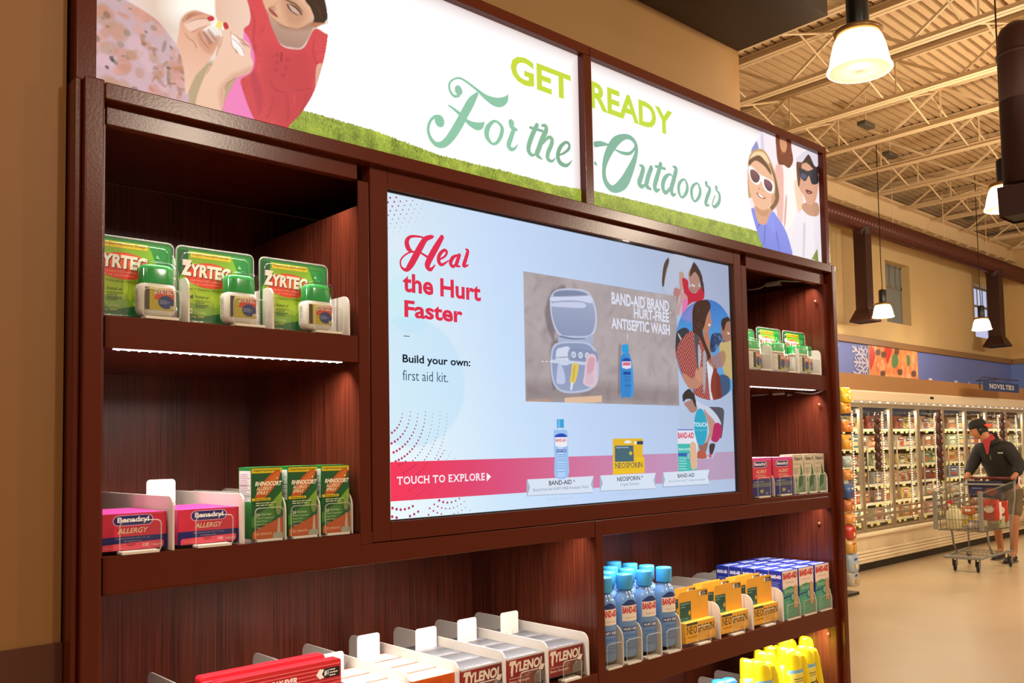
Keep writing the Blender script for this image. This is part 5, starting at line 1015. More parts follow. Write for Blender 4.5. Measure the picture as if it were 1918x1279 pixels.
xa,xb=un(1625,655,1,WY)[0],un(1716,668,1,WY)[0]
t=empty('food_picture',((xa+xb)/2,WY-.02,2.3),label='picture of a pizza with peppers and olives on the blue wall',cat='picture')
MB().box(xa,xb,WY-.018,WY-.001,2.303,zb1-.002).build('picture_board',mat('board_white','#d8c8b8',.5),t,True)
P=Paint(xa,xb,2.304,zb1-.003,.012,'#e8965a')
al=[(xa,2.3),(xb,2.3),(xb,zb1),(xa,zb1)]; P.blobs(al,['#f0b070','#e88048','#f4c890','#e0683c'],120,.07,1,.6,2); P.blobs(al,['#f2d8b0','#f0c090'],30,.07,2,.5,3)
pm=lambda *p:[(un(x,y,1,WY)[0],un(x,y,1,WY)[2]) for x,y in p]
for q in ([(1625,652),(1632,650),(1637,668),(1630,690),(1627,690)],[(1655,650),(1668,653),(1664,672),(1660,682),(1656,668)]): P.fill(pm(*q),'#d2382c',1.3)
for q in ([(1670,665),(1678,662),(1680,682),(1672,690),(1668,680)],[(1696,666),(1702,668),(1702,684),(1697,684)]): P.fill(pm(*q),'#5f8a58',1.3)
for x,y in ((1651,700),(1709,700),(1677,658),(1683,697),(1642,660),(1652,664)): P.fill(pm((x-4,y-4),(x+4,y-5),(x+4,y+5),(x-3,y+5)),'#3c2c34',1.3,.85)
P.build('picture_print',WY-.0195,PRINT,t)
t=empty('wall_lettering',(13.3,WY-.02,2.3),label='white script lettering mostly hidden behind the freezer soffit',cat='sign'); F=Flat((0,0,0),(1,0,0),(0,0,1),eps=.002)
F.text('Frozen Foods',-.62,-.0,1.1,.165,'#f4eef4',bold=.02,shear=.2); F.build('letters',PRINT,t)
# ================================================================ roof deck, joists, girder
CREAM=mat('cream_steel','#d9bd92',.6); ORD2=ORD+['eleventh','twelfth']; m=MB(); Z=5.36; prof=[]; y=-4.0; p=.1
while y<WY+.6: prof+=[(y,Z),(y+.060,Z),(y+.066,Z+.055),(y+.092,Z+.055),(y+.098,Z)]; y+=p
prof.append((y,Z)); V=[]; 
for yy,zz in prof: V+=[(1.2,yy,zz),(20,yy,zz)]
m.add(V,[(2*i,2*i+1,2*i+3,2*i+2) for i in range(len(prof)-1)]); m.box(1.2,20,-4,WY+.6,Z+.06,Z+.1); S(m.build('ceiling',mat('roof_deck','#c4a478',.6)))
ZB=4.90
def joist():
    t=empty('steel_joist',(0,0,ZB)); y0,y1=-7.0,3.16; L0,L1=-7.2,3.35   # local y: origin at Y=1
    for nm,z in (('bottom_chord',0),('top_chord',.385)):
        m=MB(); m.box(-.048,-.006,L0 if z else y0,L1 if z else y1,z,z+.006).box(.006,.048,L0 if z else y0,L1 if z else y1,z,z+.006).box(-.008,-.004,L0 if z else y0,L1 if z else y1,z+.0061,z+.055).box(.004,.008,L0 if z else y0,L1 if z else y1,z+.0061,z+.055)
        if z: m.box(-.05,.05,L0,L1,z+.056,z+.066)
        m.build(nm,CREAM,t)
    y=y1-.05; k=0; step=1.2
    while y-step>y0:
        MB().tube([(0,y,.03),(0,y-step/2,.40)],.016,4).build('web_strut',CREAM,t); MB().tube([(0,y-step/2,.40),(0,y-step,.03)],.020,4).build('web_strut',CREAM,t)
        MB().tube([(0,y-step/2-.0,.40),(0,y-step/2,.02)],.010,4).build('web_strut',CREAM,t); y-=step
    return t
jx=[5.35+1.06*i for i in range(11)]; jx=[4.35]+jx; j0=joist()
for i,x in enumerate(jx):
    o=j0 if i==0 else copy_tree(j0); o.location=(x,1,ZB); tag(o,label=f'cream open-web roof joist, {ORD2[i]} one counting away from the dark bulkhead',cat='joist',group='open-web roof joists')
for i,yy in enumerate((3.6,2.4,1.2,0.)):
    t=empty('bridging_line',(8,yy,ZB),label=f'thin cream bridging running across the joists, {ORD[i]} row from the far wall',cat='bridging',group='joist bridging')
    for k_ in range(len(jx)-1):
        a,b=jx[k_]-8,jx[k_+1]-8; MB().tube([(a,0,.02),(b,0,.37)],.011,5).build('brace',CREAM,t); MB().tube([(a,.03,.37),(b,.03,.02)],.011,5).build('brace',CREAM,t)
t=empty('steel_girder',(10,4.27,4.74),label='cream steel girder along the top of the far wall',cat='beam')
MB().box(5,XE,4.20,4.34,4.72,4.735).build('bottom_flange',CREAM,t,True); MB().box(5,XE,4.265,4.275,4.736,4.96).build('web_plate',CREAM,t,True); MB().box(5,XE,4.18,4.36,4.961,4.98).build('top_flange',CREAM,t,True)
for i in range(26): MB().box(5.3+i*.42,5.42+i*.42,4.16,4.26,4.70,4.72).build('bracket',CREAM,t,True)
for i,(x,y,n) in enumerate(((8.2,3.0,'first'),(9.4,3.3,'second'),(13.3,3.9,'third'))):
    t=empty('ceiling_fan_unit',(x,y,4.98),label=f'small dark bracket device under the joists, {n} from the left',cat='device'); MB().box(-.12,.12,-.05,.05,0,.05).build('body',mat('dark_grey_metal','#4b4436',.5),t,bevel=.01); MB().tube([(0,0,.05),(0,0,.36)],.006,6).build('hanger',CREAM,t)
# ================================================================ ducts
DUCT=mat('maroon_duct','#5a2e24',.32,metal=.5,var=.06); DY=4.0; DZ=4.40; R0=.125
t=empty('spiral_duct',(11,DY,DZ),label='long maroon spiral air duct running along the far wall',cat='duct')
m=MB(); x=6.0; V=[]; n=20; rr=[]
while x<XE-.05: rr+=[(x,R0),(x+.055,R0),(x+.06,R0+.004),(x+.07,R0+.004),(x+.075,R0)]; x+=.08
for x,r in rr:
    for k_ in range(n): a=2*math.pi*k_/n; V.append((x,DY+r*math.cos(a),DZ+r*math.sin(a)))
m.add(V,[(i*n+k_,i*n+(k_+1)%n,(i+1)*n+(k_+1)%n,(i+1)*n+k_) for i in range(len(rr)-1) for k_ in range(n)]); m.build('spiral_pipe',DUCT,t,True,smooth=True)
for xh in (8.9,10.9,12.6,14.3): MB().tube([(xh,DY,DZ+.12),(xh,DY,5.3)],.006,5).build('hanger_rod',CREAM,t,True)
FLAT=mat('maroon_sheet','#381b15',.5,metal=.35)
def drop(x,y,zt_,zb_,s,label,round_=False):
    t=empty('duct_drop',(x,y,zb_),label=label,cat='duct',group='maroon duct drops with flared outlets'); h=zt_-zb_
    if round_:
        MB().lathe([(s,.17),(s,h-.12),(s*.96,h-.05),(s*.82,h-.01),(s*.5,h+.02),(0,h+.03)],n=28).build('drop_pipe',FLAT,t,smooth=True); MB().lathe([(s+.006,h-.17),(s+.006,h-.15)],n=28).build('seam_ring',FLAT,t,smooth=True)
        MB().tube([(0,0,h-.08),(.4,-.1,h-.06),(1.4,-.3,h-.05)],s*.9,20).build('branch_pipe',FLAT,t,smooth=True)
    else: MB().box(-s,s,-s,s,.15,h).build('drop_pipe',FLAT,t,bevel=.004); MB().lathe([(s*1.5,h),(s*1.15,h-.10)],n=20).build('saddle',FLAT,t)
    q=s*(.97 if round_ else 1.75); V=[(-s,-s,.15),(s,-s,.15),(s,s,.15),(-s,s,.15),(-q,-q,0),(q,-q,0),(q,q,0),(-q,q,0),(-q,-q,-.02),(q,-q,-.02),(q,q,-.02),(-q,q,-.02)]
    MB().add(V,[(0,1,5,4),(1,2,6,5),(2,3,7,6),(3,0,4,7),(4,5,9,8),(5,6,10,9),(6,7,11,10),(7,4,8,11)]).build('flared_outlet',FLAT,t); MB().box(-q+.01,q-.01,-q+.01,q-.01,-.012,-.006).build('grille',mat('duct_inside','#1a0f0c',.6),t); return t
drop(9.98,DY,DZ-.08,3.09,.085,'maroon square duct drop on the far wall, left of the first window'); drop(14.58,DY,DZ-.08,3.06,.10,'maroon square duct drop on the far wall, right of the second window')
q=un(1922,400,0,4.3); drop(q[0],q[1],un(1922,46,0,4.3)[2],q[2]+.0,.110,'big near maroon duct drop with rounded top at the right edge',True)
# ================================================================ high-bay lamps (fixtures)
def lamp():
    t=empty('pendant_lamp',(0,0,0))
    prof=[(.127,0),(.133,.004),(.131,.010),(.123,.024),(.118,.048),(.112,.080),(.104,.112),(.094,.137),(.084,.150)]
    m=MB(); n=64; V=[]
    for r,z in prof:
        for k_ in range(n): a=2*math.pi*k_/n; q=r*(1+.012*(k_%2)); V.append((q*math.cos(a),q*math.sin(a),z))
    inner=[(r-.006,z) for r,z in prof]; b=len(V)
    m.add(V,[(i*n+k_,i*n+(k_+1)%n,(i+1)*n+(k_+1)%n,(i+1)*n+k_) for i in range(len(prof)-1) for k_ in range(n)])
    m.build('ribbed_shade',mat('lit_refractor','#ffe9c8',.3,emit=7,ecol='#ffd9a0'),t,smooth=True)
    m=MB(); m.lathe(inner[::-1],n=40); m.build('inner_reflector',mat('lit_inner','#ffdcb0',.4,emit=.95,ecol='#ffd2a8'),t,smooth=True)
    MB().lathe([(.086,.150),(.098,.154),(.100,.168),(.092,.175),(.05,.178),(.045,.188)],n=36).build('vent_collar',mat('brass_collar','#8a6a40',.4,metal=.7),t,smooth=True)
    MB().lathe([(.044,.184),(.046,.19),(.046,.33),(.040,.345),(.02,.35),(0,.352)],n=24).build('ballast_housing',BLACK,t,smooth=True)
    MB().tube([(0,0,.35),(.004,0,.42),(0,.004,.6),(0,0,2.30)],.0055,6).build('cord',BLACK,t,smooth=True); return t
lp=lamp()
for i,(x,y,z) in enumerate(LAMPS):
    o=lp if i==0 else copy_tree(lp); o.location=(x,y,z); tag(o,label=('large glowing pendant lamp nearest the camera, above the sign','pendant lamp half hidden behind the near duct drop','pendant lamp hanging in front of the first far window','pendant lamp hanging in front of the second far window')[i],cat='lamp',group='glowing high-bay pendant lamps')
# ================================================================ freezer wall
FY=3.53; X0=8.09; PB=.766; NB=10; XEND=X0+PB*NB
BR=mat('brown_soffit','#a87a48',.55,var=.03); S(MB().box(5.5,XE,FY,WY-.002,2.112,2.303).build('ceiling_soffit',BR))
fz=empty('freezer_case',(11.9,3.9,0),label='long glass-door freezer case along the far wall',cat='freezer')
CR=mat('cream_enamel','#ecd9b4',.35); STL=mat('steel_trim','#b5a58a',.35,metal=.45); DKK=mat('dark_kick','#2b2822',.5)
def fb(name,*a,m=CR,par=None,**k): return MB().box(*a).build(name,m,par or fz,True,**k)
fb('canopy',5.6,XEND,FY-.03,4.2,1.975,2.111,bevel=.02); fb('canopy_lip',5.6,XEND,FY-.035,FY-.0305,1.962,1.985,m=mat('shiny_lip','#e8dcc8',.12,metal=.4))
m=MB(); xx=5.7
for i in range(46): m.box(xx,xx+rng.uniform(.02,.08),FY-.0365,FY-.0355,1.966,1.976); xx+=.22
o=m.build('canopy_light_glints',mat('case_glow','#fff0d0',.3,emit=2.2),fz,True); o['kind']='stuff'  # reflected glints along the lip, put in as small glowing boxes
fb('rear_wall',5.6,XEND,4.15,4.2,.30,1.974,m=mat('freezer_back','#6a6050',.6)); fb('base',5.6,XEND,FY-.004,4.2,.10,.412); fb('kick_plate',5.6,XEND,FY+.05,4.2,0,.0995,m=DKK)
m=MB().lathe([(0,0)],n=3) if False else None
MB().tube([(5.6,FY-.02,.40),(XEND,FY-.02,.40)],.022,12).build('bumper_roll',CR,fz,True,smooth=True)
for i,z in enumerate((.215,.180,.145)): MB().tube([(5.6,FY-.03-.014*i,z),(XEND,FY-.03-.014*i,z)],.018,10).build('bumper_rib',CR,fz,True,smooth=True)
fb('toe_rail',5.6,XEND,FY-.075,FY-.0,.098,.128,bevel=.006); fb('kick_plate',5.6,XEND,FY-.01,FY+.049,0,.0975,m=DKK)
fb('display_meter',10.70,10.80,FY-.034,FY-.0305,2.045,2.075,m=BLACK)
GLS=clear('freezer_glass',.03,(.96,.97,.95),.02); LITE=mat('case_led','#fff2d8',.3,emit=2.2,ecol='#ffe8c4'); SHW=mat('freezer_shelf_white','#e6dcc8',.4); CARD=mat('price_card','#f0e8a0',.4)
def door():
    t=empty('glass_door',(0,0,0)); t.parent=fz; w=PB-.012
    def b(nm,*a,m=STL,**k): return MB().box(*a).build(nm,m,t,**k)
    b('door_stile',0,.034,0,.035,.43,1.955,bevel=.003); b('door_stile',w-.034,w,0,.035,.43,1.955,bevel=.003); b('door_rail',.0345,w-.0345,0,.035,.43,.465,bevel=.003); b('door_rail',.0345,w-.0345,0,.035,1.91,1.955,bevel=.003); b('door_rail',.0345,w-.0345,0,.03,.60,.635); b('door_rail',.0345,w-.0345,0,.03,.68,.70)
    b('pane',.034,w-.034,.012,.016,.465,1.91,m=GLS); MB().tube([(.05,-.03,.80),(.05,-.03,1.55)],.010,8).build('handle',STL,t,smooth=True)
    b('sticker',.62,.655,-.001,.0,1.83,1.89,m=SHW); b('led_tube',w-.012,w+.012,.115,.125,.50,1.88,m=STL)
    d=MB(); 
    for i in range(44): d.box(w-.0035,w+.0035,.105,.115,.52+i*.031,.534+i*.031)
    o=d.build('led_chips',LITE,t); o['kind']='stuff'
    return t
d0=door(); fo=Vector(fz.location)
ds=[d0]+[copy_tree(d0,parent=fz) for i in range(1,NB)]
for i,d in enumerate(ds): d.location=Vector((X0+PB*i,FY,0))-fo
for i in range(NB): area('case_glow',(X0+PB*(i+.5),FY+.09,1.86),(math.radians(-25),0,0),.6,.05,6.5,(1,.9,.72)); area('case_glow',(X0+PB*(i+.5),FY+.09,.60),(math.radians(180+25),0,0),.6,.05,3.5,(1,.9,.72))
LV=[.50,.73,.96,1.19,1.42,1.655]
for j,z in enumerate(LV):
    fb('rack_shelf',X0,XEND,3.80,4.14,z-.012,z,m=SHW); fb('price_rail',X0,XEND,3.792,3.7995,z-.03,z+.004,m=SHW)
m=MB()
for i in range(NB*5):
    for z in LV: 
        if rng.random()<.7: m.box(X0+i*.153+.02,X0+i*.153+.02+rng.uniform(.04,.09),3.786,3.790,z-.055,z-.006)
o=m.build('price_cards',CARD,fz,True); o['kind']='stuff'
# frozen goods, one object each
CN={'#b0584a':'red','#d4bc74':'yellow','#6c8cac':'blue','#d8d0bc':'white','#98a884':'green','#d8a478':'orange','#a8a4a0':'grey','#947460':'brown','#d4b0a8':'pink','#8c7c94':'purple'}
def soft_bag():
    m=MB(); n=16; V=[];R=[(0.30,0,.9),(.48,.04,1),(.5,.3,1.1),(.49,.6,1),(.5,.88,.5),(.5,1,.12)]
    for r,z,t_ in R:
        for k_ in range(n):
            a=2*math.pi*k_/n; c_,s_=math.cos(a),math.sin(a); V.append((r*(abs(c_)**.55)*(1 if c_>0 else -1),.30*t_*(abs(s_)**.8)*(1 if s_>0 else -1),z))
    m.add(V,[(i*n+k_,i*n+(k_+1)%n,(i+1)*n+(k_+1)%n,(i+1)*n+k_) for i in range(len(R)-1) for k_ in range(n)]+[tuple(range(n-1,-1,-1)),tuple((len(R)-1)*n+k_ for k_ in range(n))]); return m
BAGP={}
def bag_mesh(c,c2,kind):
    k_=(c,c2,kind)
    if k_ in BAGP: return BAGP[k_]
    t=empty('frozen_food_'+kind,(0,0,0)); M_=mat('pack_'+c.strip('#'),c,.25 if kind=='bag' else .4,bump=.4 if kind=='bag' else 0,bscale=8)
    if kind=='bag': soft_bag().build('bag_body',M_,t,smooth=True)
    else: MB().box(-.5,.5,-.5,.5,0,1).build('carton',M_,t)
    y=-.345 if kind=='bag' else -.505; F=Flat((-.5,y,0),(1,0,0),(0,0,1),eps=.006); r=random.Random(c+c2)
    F.poly([(.14,.55),(.86,.6),(.84,.85),(.16,.82)],c2); F.ell(.5,.32,.3,.17,r.choice(['#e8c890','#c87848','#8c5a34','#d8dcc8','#b8503c']),12); F.rect(.2,.64,.78,.75,'#f4efe4'); F.rect(.14,.08,.86,.13,c2)
    F.build('pack_print',PRINT,t); BAGP[k_]=t; return t
firstuse={}
cols=list(CN)+['#d8d0bc','#a8a4a0','#d4b0a8','#d4bc74','#d8d0bc']
for b in range(NB):
    x=X0+PB*b+.05; dom=[random.choice(cols) for _ in range(len(LV))]
    for j,z in enumerate(LV):
        kind='box' if random.random()<.45 else 'bag'; npk=3 if b<5 else 2; wd=(PB-.10)/npk
        for i in range(npk):
            c=dom[j] if random.random()<.55 else random.choice(cols); c2=random.choice(['#f2ead8','#c8302c','#2c4c94','#e8c840','#3c7a44']); src=bag_mesh(c,c2,kind)
            h=(.17 if j<5 else .19)*random.uniform(.8,1); q=(c,c2,kind)
            if q not in firstuse: o=src; firstuse[q]=1
            else: o=copy_tree(src)
            o.location=(x+wd*(i+.5),3.90,z+.001); o.scale=(wd*.95,.16,h)
            tag(o,label=f'{CN[c]} frozen food {kind}, {("left","middle","right")[i if npk==3 else i*2]}, {ORD[j]} shelf up, behind the {ORD[b]} freezer door',cat='frozen food',group=f'frozen food packs behind the {ORD[b]} freezer door')
# clip strips of small bags hanging on the doors
def strip_bags(px,y0,y1,n,label,col='#4a2a22',w=.10):
    a=un(px,y0,1,FY-.05); b_=un(px+5,y1,1,FY-.05); x=a[0]; z0,z1=a[2],b_[2]; dz=(z0-z1)/n
    for i in range(n):
        t=empty('hanging_snack_bag',(x,FY-.05,z0-dz*(i+1)),label=f'small dark snack bag, {ORD[i]} down the strip {label}',cat='snack bag',group='snack bags hanging '+label); t.scale=(w,.10,dz*1.05)
        soft_bag().build('bag_body',mat('snack_'+col.strip('#'),col,.2,bump=.5,bscale=6),t,smooth=True); F=Flat((-.5,-.335,0),(1,0,0),(0,0,1),eps=.01); F.ell(.5,.35,.12,.15,'#d8b08c',10); F.rect(.4,.62,.6,.70,'#8c4c54'); F.build('pack_print',PRINT,t)
    t=empty('clip_strip',(x,FY-.03,z0-.5),label='narrow strip holding the snack bags '+label,cat='strip',group='clip strips'); MB().box(-.012,.012,0,.003,-.5,.52).build('plastic_strip',SHW,t)
strip_bags(1642,775,880,6,'on the second freezer door'); strip_bags(1757,768,900,6,'on the fourth freezer door',w=.13); strip_bags(1876,772,835,4,'near the man in the black jacket',w=.12)
# novelties blade sign
a=un(1841,712,1,3.2); b_=un(1908,728,1,3.2); t=empty('aisle_sign',((a[0]+b_[0])/2,3.2,a[2]),label='blue hanging sign reading novelties above the freezer doors',cat='sign')
zl,zh=un(1841,731,1,3.2)[2],un(1841,713,1,3.2)[2]; MB().box(a[0],b_[0],3.195,3.205,zl,zh).build('sign_panel',mat('navy_sign','#263a66',.4),t,True,bevel=.003)
F=Flat((a[0],3.1945,zl),(1,0,0),(0,0,1),b_[0]-a[0],zh-zl,eps=.001); F.serif('NOVELTIES',.16,.26,.84,.76,'#d8d4d0',bold=.02); F.build('sign_lettering',PRINT,t,True)
MB().tube([(a[0]-.12,3.2,zl+.02),(a[0]-.12,3.2,zh+.02),(a[0]-.06,3.2,zh+.05),(b_[0],3.2,zh+.05)],.008,6).build('bracket_rod',mat('sign_rod','#22283c',.4),t,True,smooth=True); MB().tube([((a[0]+b_[0])/2,3.2,zh+.05),((a[0]+b_[0])/2,3.55,zh+.05)],.008,6).build('bracket_rod',mat('sign_rod','#22283c',.4),t,True)
for xx in (.3,.7): MB().tube([(a[0]+(b_[0]-a[0])*xx,3.2,zh-.01),(a[0]+(b_[0]-a[0])*xx,3.2,zh+.05)],.004,6).build('hanger_link',mat('sign_rod','#22283c',.4),t,True)
# ================================================================ snack endcap behind the cabinet
t=empty('snack_rack',(7.02,2.86,0),label='slim wire rack behind the cabinet edge holding snack bags',cat='rack')
MB().tube([(0,.06,0),(0,.06,2.0)],.012,8).build('upright',mat('dark_grey_metal','#4b4436',.5),t); MB().box(-.2,.2,-.08,.18,0,.03).build('base',BLACK,t,bevel=.005)
for i,z in enumerate((1.70,1.32,.95,.62)): MB().box(-.16,.20,-.045,-.03,z-.05,z+.01).build('shelf_strip',mat('pink_strip','#a8605c',.4),t); MB().tube([(-.14,.05,z-.06),(.16,-.05,z-.06)],.008,6).build('wire',BLACK,t)
items=[(742,.16,.13,'#e8c828','yellow',1583),(765,.14,.10,'#e0a030','golden',1582),(800,.14,.10,'#e08838','orange',1585),(830,.14,.13,'#e8a83c','orange and yellow',1585),(866,.13,.09,'#a8c0c0','pale blue',1586),(890,.13,.09,'#d89850','tan',1587),(922,.13,.12,'#3c5c98','blue',1589),(948,.14,.10,'#c87840','blue and orange',1590),(972,.13,.09,'#e8a050','light orange',1591),(998,.13,.12,'#c8402c','red and green',1592),(1025,.14,.12,'#d8a858','golden brown',1593),(1056,.16,.16,'#a8bcd0','pale blue and red',1596),(1085,.16,.14,'#b8b4a8','grey and green',1597)]
for i,(py,w,h,c,nm,px) in enumerate(items):
    q=un(px,py+h*90,1,2.78); t=empty('snack_bag',(q[0],2.78,max(.035,q[2])),label=f'{nm} snack bag, {i+1} down the rack at the cabinet edge',cat='snack bag',group='snack bags on the rack'); t.scale=(w*1.25,.14,h*1.15)
    soft_bag().build('bag_body',mat('snackbag_'+c.strip('#'),c,.25,bump=.4,bscale=6),t,smooth=True); F=Flat((-.5,-.335,0),(1,0,0),(0,0,1),eps=.01); F.rect(.38,.62,.60,.74,random.choice(['#c8302c','#f4ead0','#2c4c94'])); F.ell(.5,.32,.13,.15,random.choice(['#d8944c','#f0d090','#8c4c2c']),12); F.build('pack_print',PRINT,t)
# ================================================================ shopping trolley with goods
GM=mat('trolley_wire','#7d7a70',.3,metal=.7); GP=mat('trolley_grey_plastic','#86847c',.45)
tr=empty('shopping_trolley',(9.6,2.6,0),label='grey wire shopping trolley pushed by the man in black',cat='trolley')
def C3(x,s,z): return (x,2.6+s,z)
xf,xb_=9.2,10.12; hw0,hw1=.245,.29; zB0,zB1=.47,.46; zT0,zT1=.89,.99
m=MB(); wr=.0028
def lerp3(a,b,t_): return tuple(p+(q-p)*t_ for p,q in zip(a,b))
cor={('f','b',-1):C3(xf+.04,-hw0,zB0),('f','b',1):C3(xf+.04,hw0,zB0),('f','t',-1):C3(xf,-hw0-.01,zT0),('f','t',1):C3(xf,hw0+.01,zT0),('r','b',-1):C3(xb_-.10,-hw1+.02,zB1),('r','b',1):C3(xb_-.10,hw1-.02,zB1),('r','t',-1):C3(xb_,-hw1,zT1),('r','t',1):C3(xb_,hw1,zT1)}
for s_ in (-1,1):
    n=22
    for i in range(n+1): m.tube([lerp3(cor['f','b',s_],cor['r','b',s_],i/n),lerp3(cor['f','t',s_],cor['r','t',s_],i/n)],wr,4,cap=False)
    for k_ in (0,.3,.62,1): m.tube([lerp3(cor['f','b',s_],cor['f','t',s_],k_),lerp3(cor['r','b',s_],cor['r','t',s_],k_)],wr*1.7,4,cap=False)
for i in range(15): m.tube([lerp3(cor['f','b',-1],cor['f','b',1],i/14),lerp3(cor['f','t',-1],cor['f','t',1],i/14)],wr,4,cap=False); m.tube([lerp3(cor['f','b',-1],cor['f','b',1],i/14),lerp3(cor['r','b',-1],cor['r','b',1],i/14)],wr,4,cap=False)
for k_ in (0,.3,.62,1): m.tube([lerp3(cor['f','b',-1],cor['f','t',-1],k_),lerp3(cor['f','b',1],cor['f','t',1],k_)],wr*1.7,4,cap=False)
for k_ in (.25,.5,.75,1): m.tube([lerp3(cor['f','b',-1],cor['r','b',-1],k_),lerp3(cor['f','b',1],cor['r','b',1],k_)],wr*1.7,4,cap=False)
o=m.build('basket_wires',GM,tr,True,smooth=True); o['kind']='stuff'
for s_ in (-1,1):
    m=MB(); a_=cor['f','t',s_]; b2=cor['f','b',s_]; m.box(a_[0]-.012,a_[0]+.022,a_[1]-.022,a_[1]+.022,zB0+.01,zT0+.03); m.build('corner_post',GP,tr,True,bevel=.006)
    MB().tube([cor['f','t',s_],cor['r','t',s_],(xb_+.06,2.6+s_*hw1,1.03)],.009,8).build('top_rail',GM,tr,True,smooth=True)
    MB().tube([(xb_+.05,2.6+s_*hw1,1.03),(xb_+.02,2.6+s_*hw1,.8),(xb_-.02,2.6+s_*.25,.45),(xb_-.03,2.6+s_*.24,.20)],.011,8).build('rear_frame',GP,tr,True,smooth=True)
    MB().tube([(xf+.30,2.6+s_*.20,.46),(xf+.34,2.6+s_*.20,.30),(xf+.42,2.6+s_*.2,.19)],.012,8).build('front_leg',GP,tr,True,smooth=True)
    MB().tube([(xf+.10,2.6+s_*.20,.165),(xf+.5,2.6+s_*.22,.175),(xb_+.0,2.6+s_*.26,.185)],.013,8).build('lower_rail',GP,tr,True,smooth=True)
MB().box(xf+.06,xf+.14,2.6-.21,2.6+.21,.15,.18).build('front_crossbar',GP,tr,True,bevel=.006)
m=MB()
for i in range(9): m.tube([(xf+.14,2.6-.18+.045*i,.172),(xb_-.02,2.6-.2+.05*i,.182)],.0035,4,cap=False)
for xx in (.35,.6,.8): m.tube([(xf+xx,2.6-.21,.176),(xf+xx,2.6+.21,.176)],.0035,4,cap=False)
o=m.build('lower_tray_wires',GM,tr,True); o['kind']='stuff'
MB().tube([(xb_+.06,2.6-hw1-.01,1.03),(xb_+.06,2.6+hw1+.01,1.03)],.016,10).build('handle',mat('handle_red','#6a2420',.35),tr,True,smooth=True)
def wheel(x,y):
    w=empty('caster_wheel',(x-9.6,y-2.6,.06)); w.parent=tr
    o=MB().lathe([(.02,-.014),(.052,-.014),(.06,-.008),(.06,.008),(.052,.014),(.02,.014)],n=22).build('tyre',mat('tyre_dark','#26231f',.6),w,smooth=True); o.rotation_euler=(math.pi/2,0,.25)
    o=MB().lathe([(.0,-.015),(.022,-.015),(.022,.015),(0,.015)],n=14).build('hub',GP,w); o.rotation_euler=(math.pi/2,0,.25)
    MB().add([(-.022,-.022,-.005),(.022,-.022,-.005),(.03,-.02,.09),(-.03,-.02,.09),(-.022,.022,-.005),(.022,.022,-.005),(.03,.02,.09),(-.03,.02,.09)],[(0,1,2,3),(5,4,7,6),(3,2,6,7)]).build('fork',GP,w)
for x,y in ((9.40,2.735),(9.38,2.47),(10.08,2.84),(10.08,2.37)): wheel(x,y)
q=MB().prism([(2.6-.20,1.0),(2.6+.20,1.0),(2.6+.18,.80),(2.6-.18,.80)],0,xb_-.10,xb_-.085); q.build('child_seat_panel',mat('seat_panel_dark','#2c2c3c',.4),tr,True,bevel=.004)
F=Flat((xb_-.1005,2.6+.18,.82),(0,-1,0),(0,0,1),.36,.16,eps=.0015); F.rect(0,0,1,1,'#34395c'); F.ell(.7,.35,.2,.3,'#8a4838',12); F.ell(.35,.25,.15,.2,'#7a3c3c',12); F.lines(.1,.56,.6,.70,1,'#9aa0c4'); F.build('seat_panel_print',PRINT,tr,True)
MB().tube([(xb_-.12,2.6-.24,.96),(xb_-.12,2.6+.24,.96)],.012,8).build('seat_flap',GP,tr,True)
# goods in the trolley
def good(name,loc,label,cat): return empty(name,loc,label=label,cat=cat,group='groceries in the trolley')
z0=.478
t=good('milk_jug',(9.40,2.72,z0),'large pale milk jug at the front of the trolley','jug'); MB().lathe([(.06,0),(.078,.01),(.08,.15),(.07,.2),(.03,.25),(.022,.262)],n=22,sx=1.0,sy=1.05,pw=3.2).build('jug_body',mat('milk_plastic','#e4dcae',.35),t,smooth=True); MB().lathe([(.024,.262),(.024,.278),(0,.28)],n=16).build('lid',mat('lid_green','#8c9c4c',.4),t)
def gbag(x,y,z,sx,sz,c,label,rot=0):
    t=good('grocery_bag',(x,y,z),label,'bag'); t.rotation_euler.z=math.pi/2+rot; t.scale=(sx,.3*sx+.04,sz); soft_bag().build('bag_body',mat('gb_'+c.strip('#'),c,.22,bump=.6,bscale=5),t,smooth=True); F=Flat((.5,.38,0),(-1,0,0),(0,0,1),eps=.01); F.ell(.5,.55,.28,.18,'#f0e0c8',12); F.build('pack_print',PRINT,t)
gbag(9.62,2.40,z0+.09,.20,.24,'#c03c2c','big red snack bag standing in the trolley'); gbag(9.80,2.33,z0+.07,.13,.24,'#b8402c','narrow red bag beside the white one in the trolley'); gbag(9.66,2.33,z0+.10,.08,.2,'#ded6c8','white paper bag between the red ones in the trolley',.2); gbag(9.56,2.64,z0+.04,.15,.17,'#d8b838','yellow bag in the middle of the trolley'); gbag(9.52,2.60,z0+.16,.15,.09,'#c86a3c','orange pack lying on the yellow bag')
gbag(9.44,2.78,z0+.2,.07,.12,'#c02c24','small bright red pack sticking up at the front of the trolley'); gbag(9.72,2.38,z0,.2,.14,'#a8ac84','pale green bag of vegetables at the back of the trolley'); gbag(9.85,2.36,z0,.16,.15,'#b4b09c','grey plastic produce bag at the rear of the trolley')
for i,(x,y) in enumerate(((9.44,2.56),(9.47,2.50),(9.44,2.44))): t=good('food_can',(x,y,z0),f'grey tin can standing in the trolley, {ORD[i]} from the milk jug','can'); MB().lathe([(.026,0),(.028,.003),(.028,.09),(.026,.094),(0,.094)],n=18).build('can_body',mat('tin','#8a8a90',.3,metal=.6),t,smooth=True); MB().lathe([(.0285,.015),(.0285,.075)],n=18).build('can_label',mat('can_label','#cfc8c0',.4),t,smooth=True)
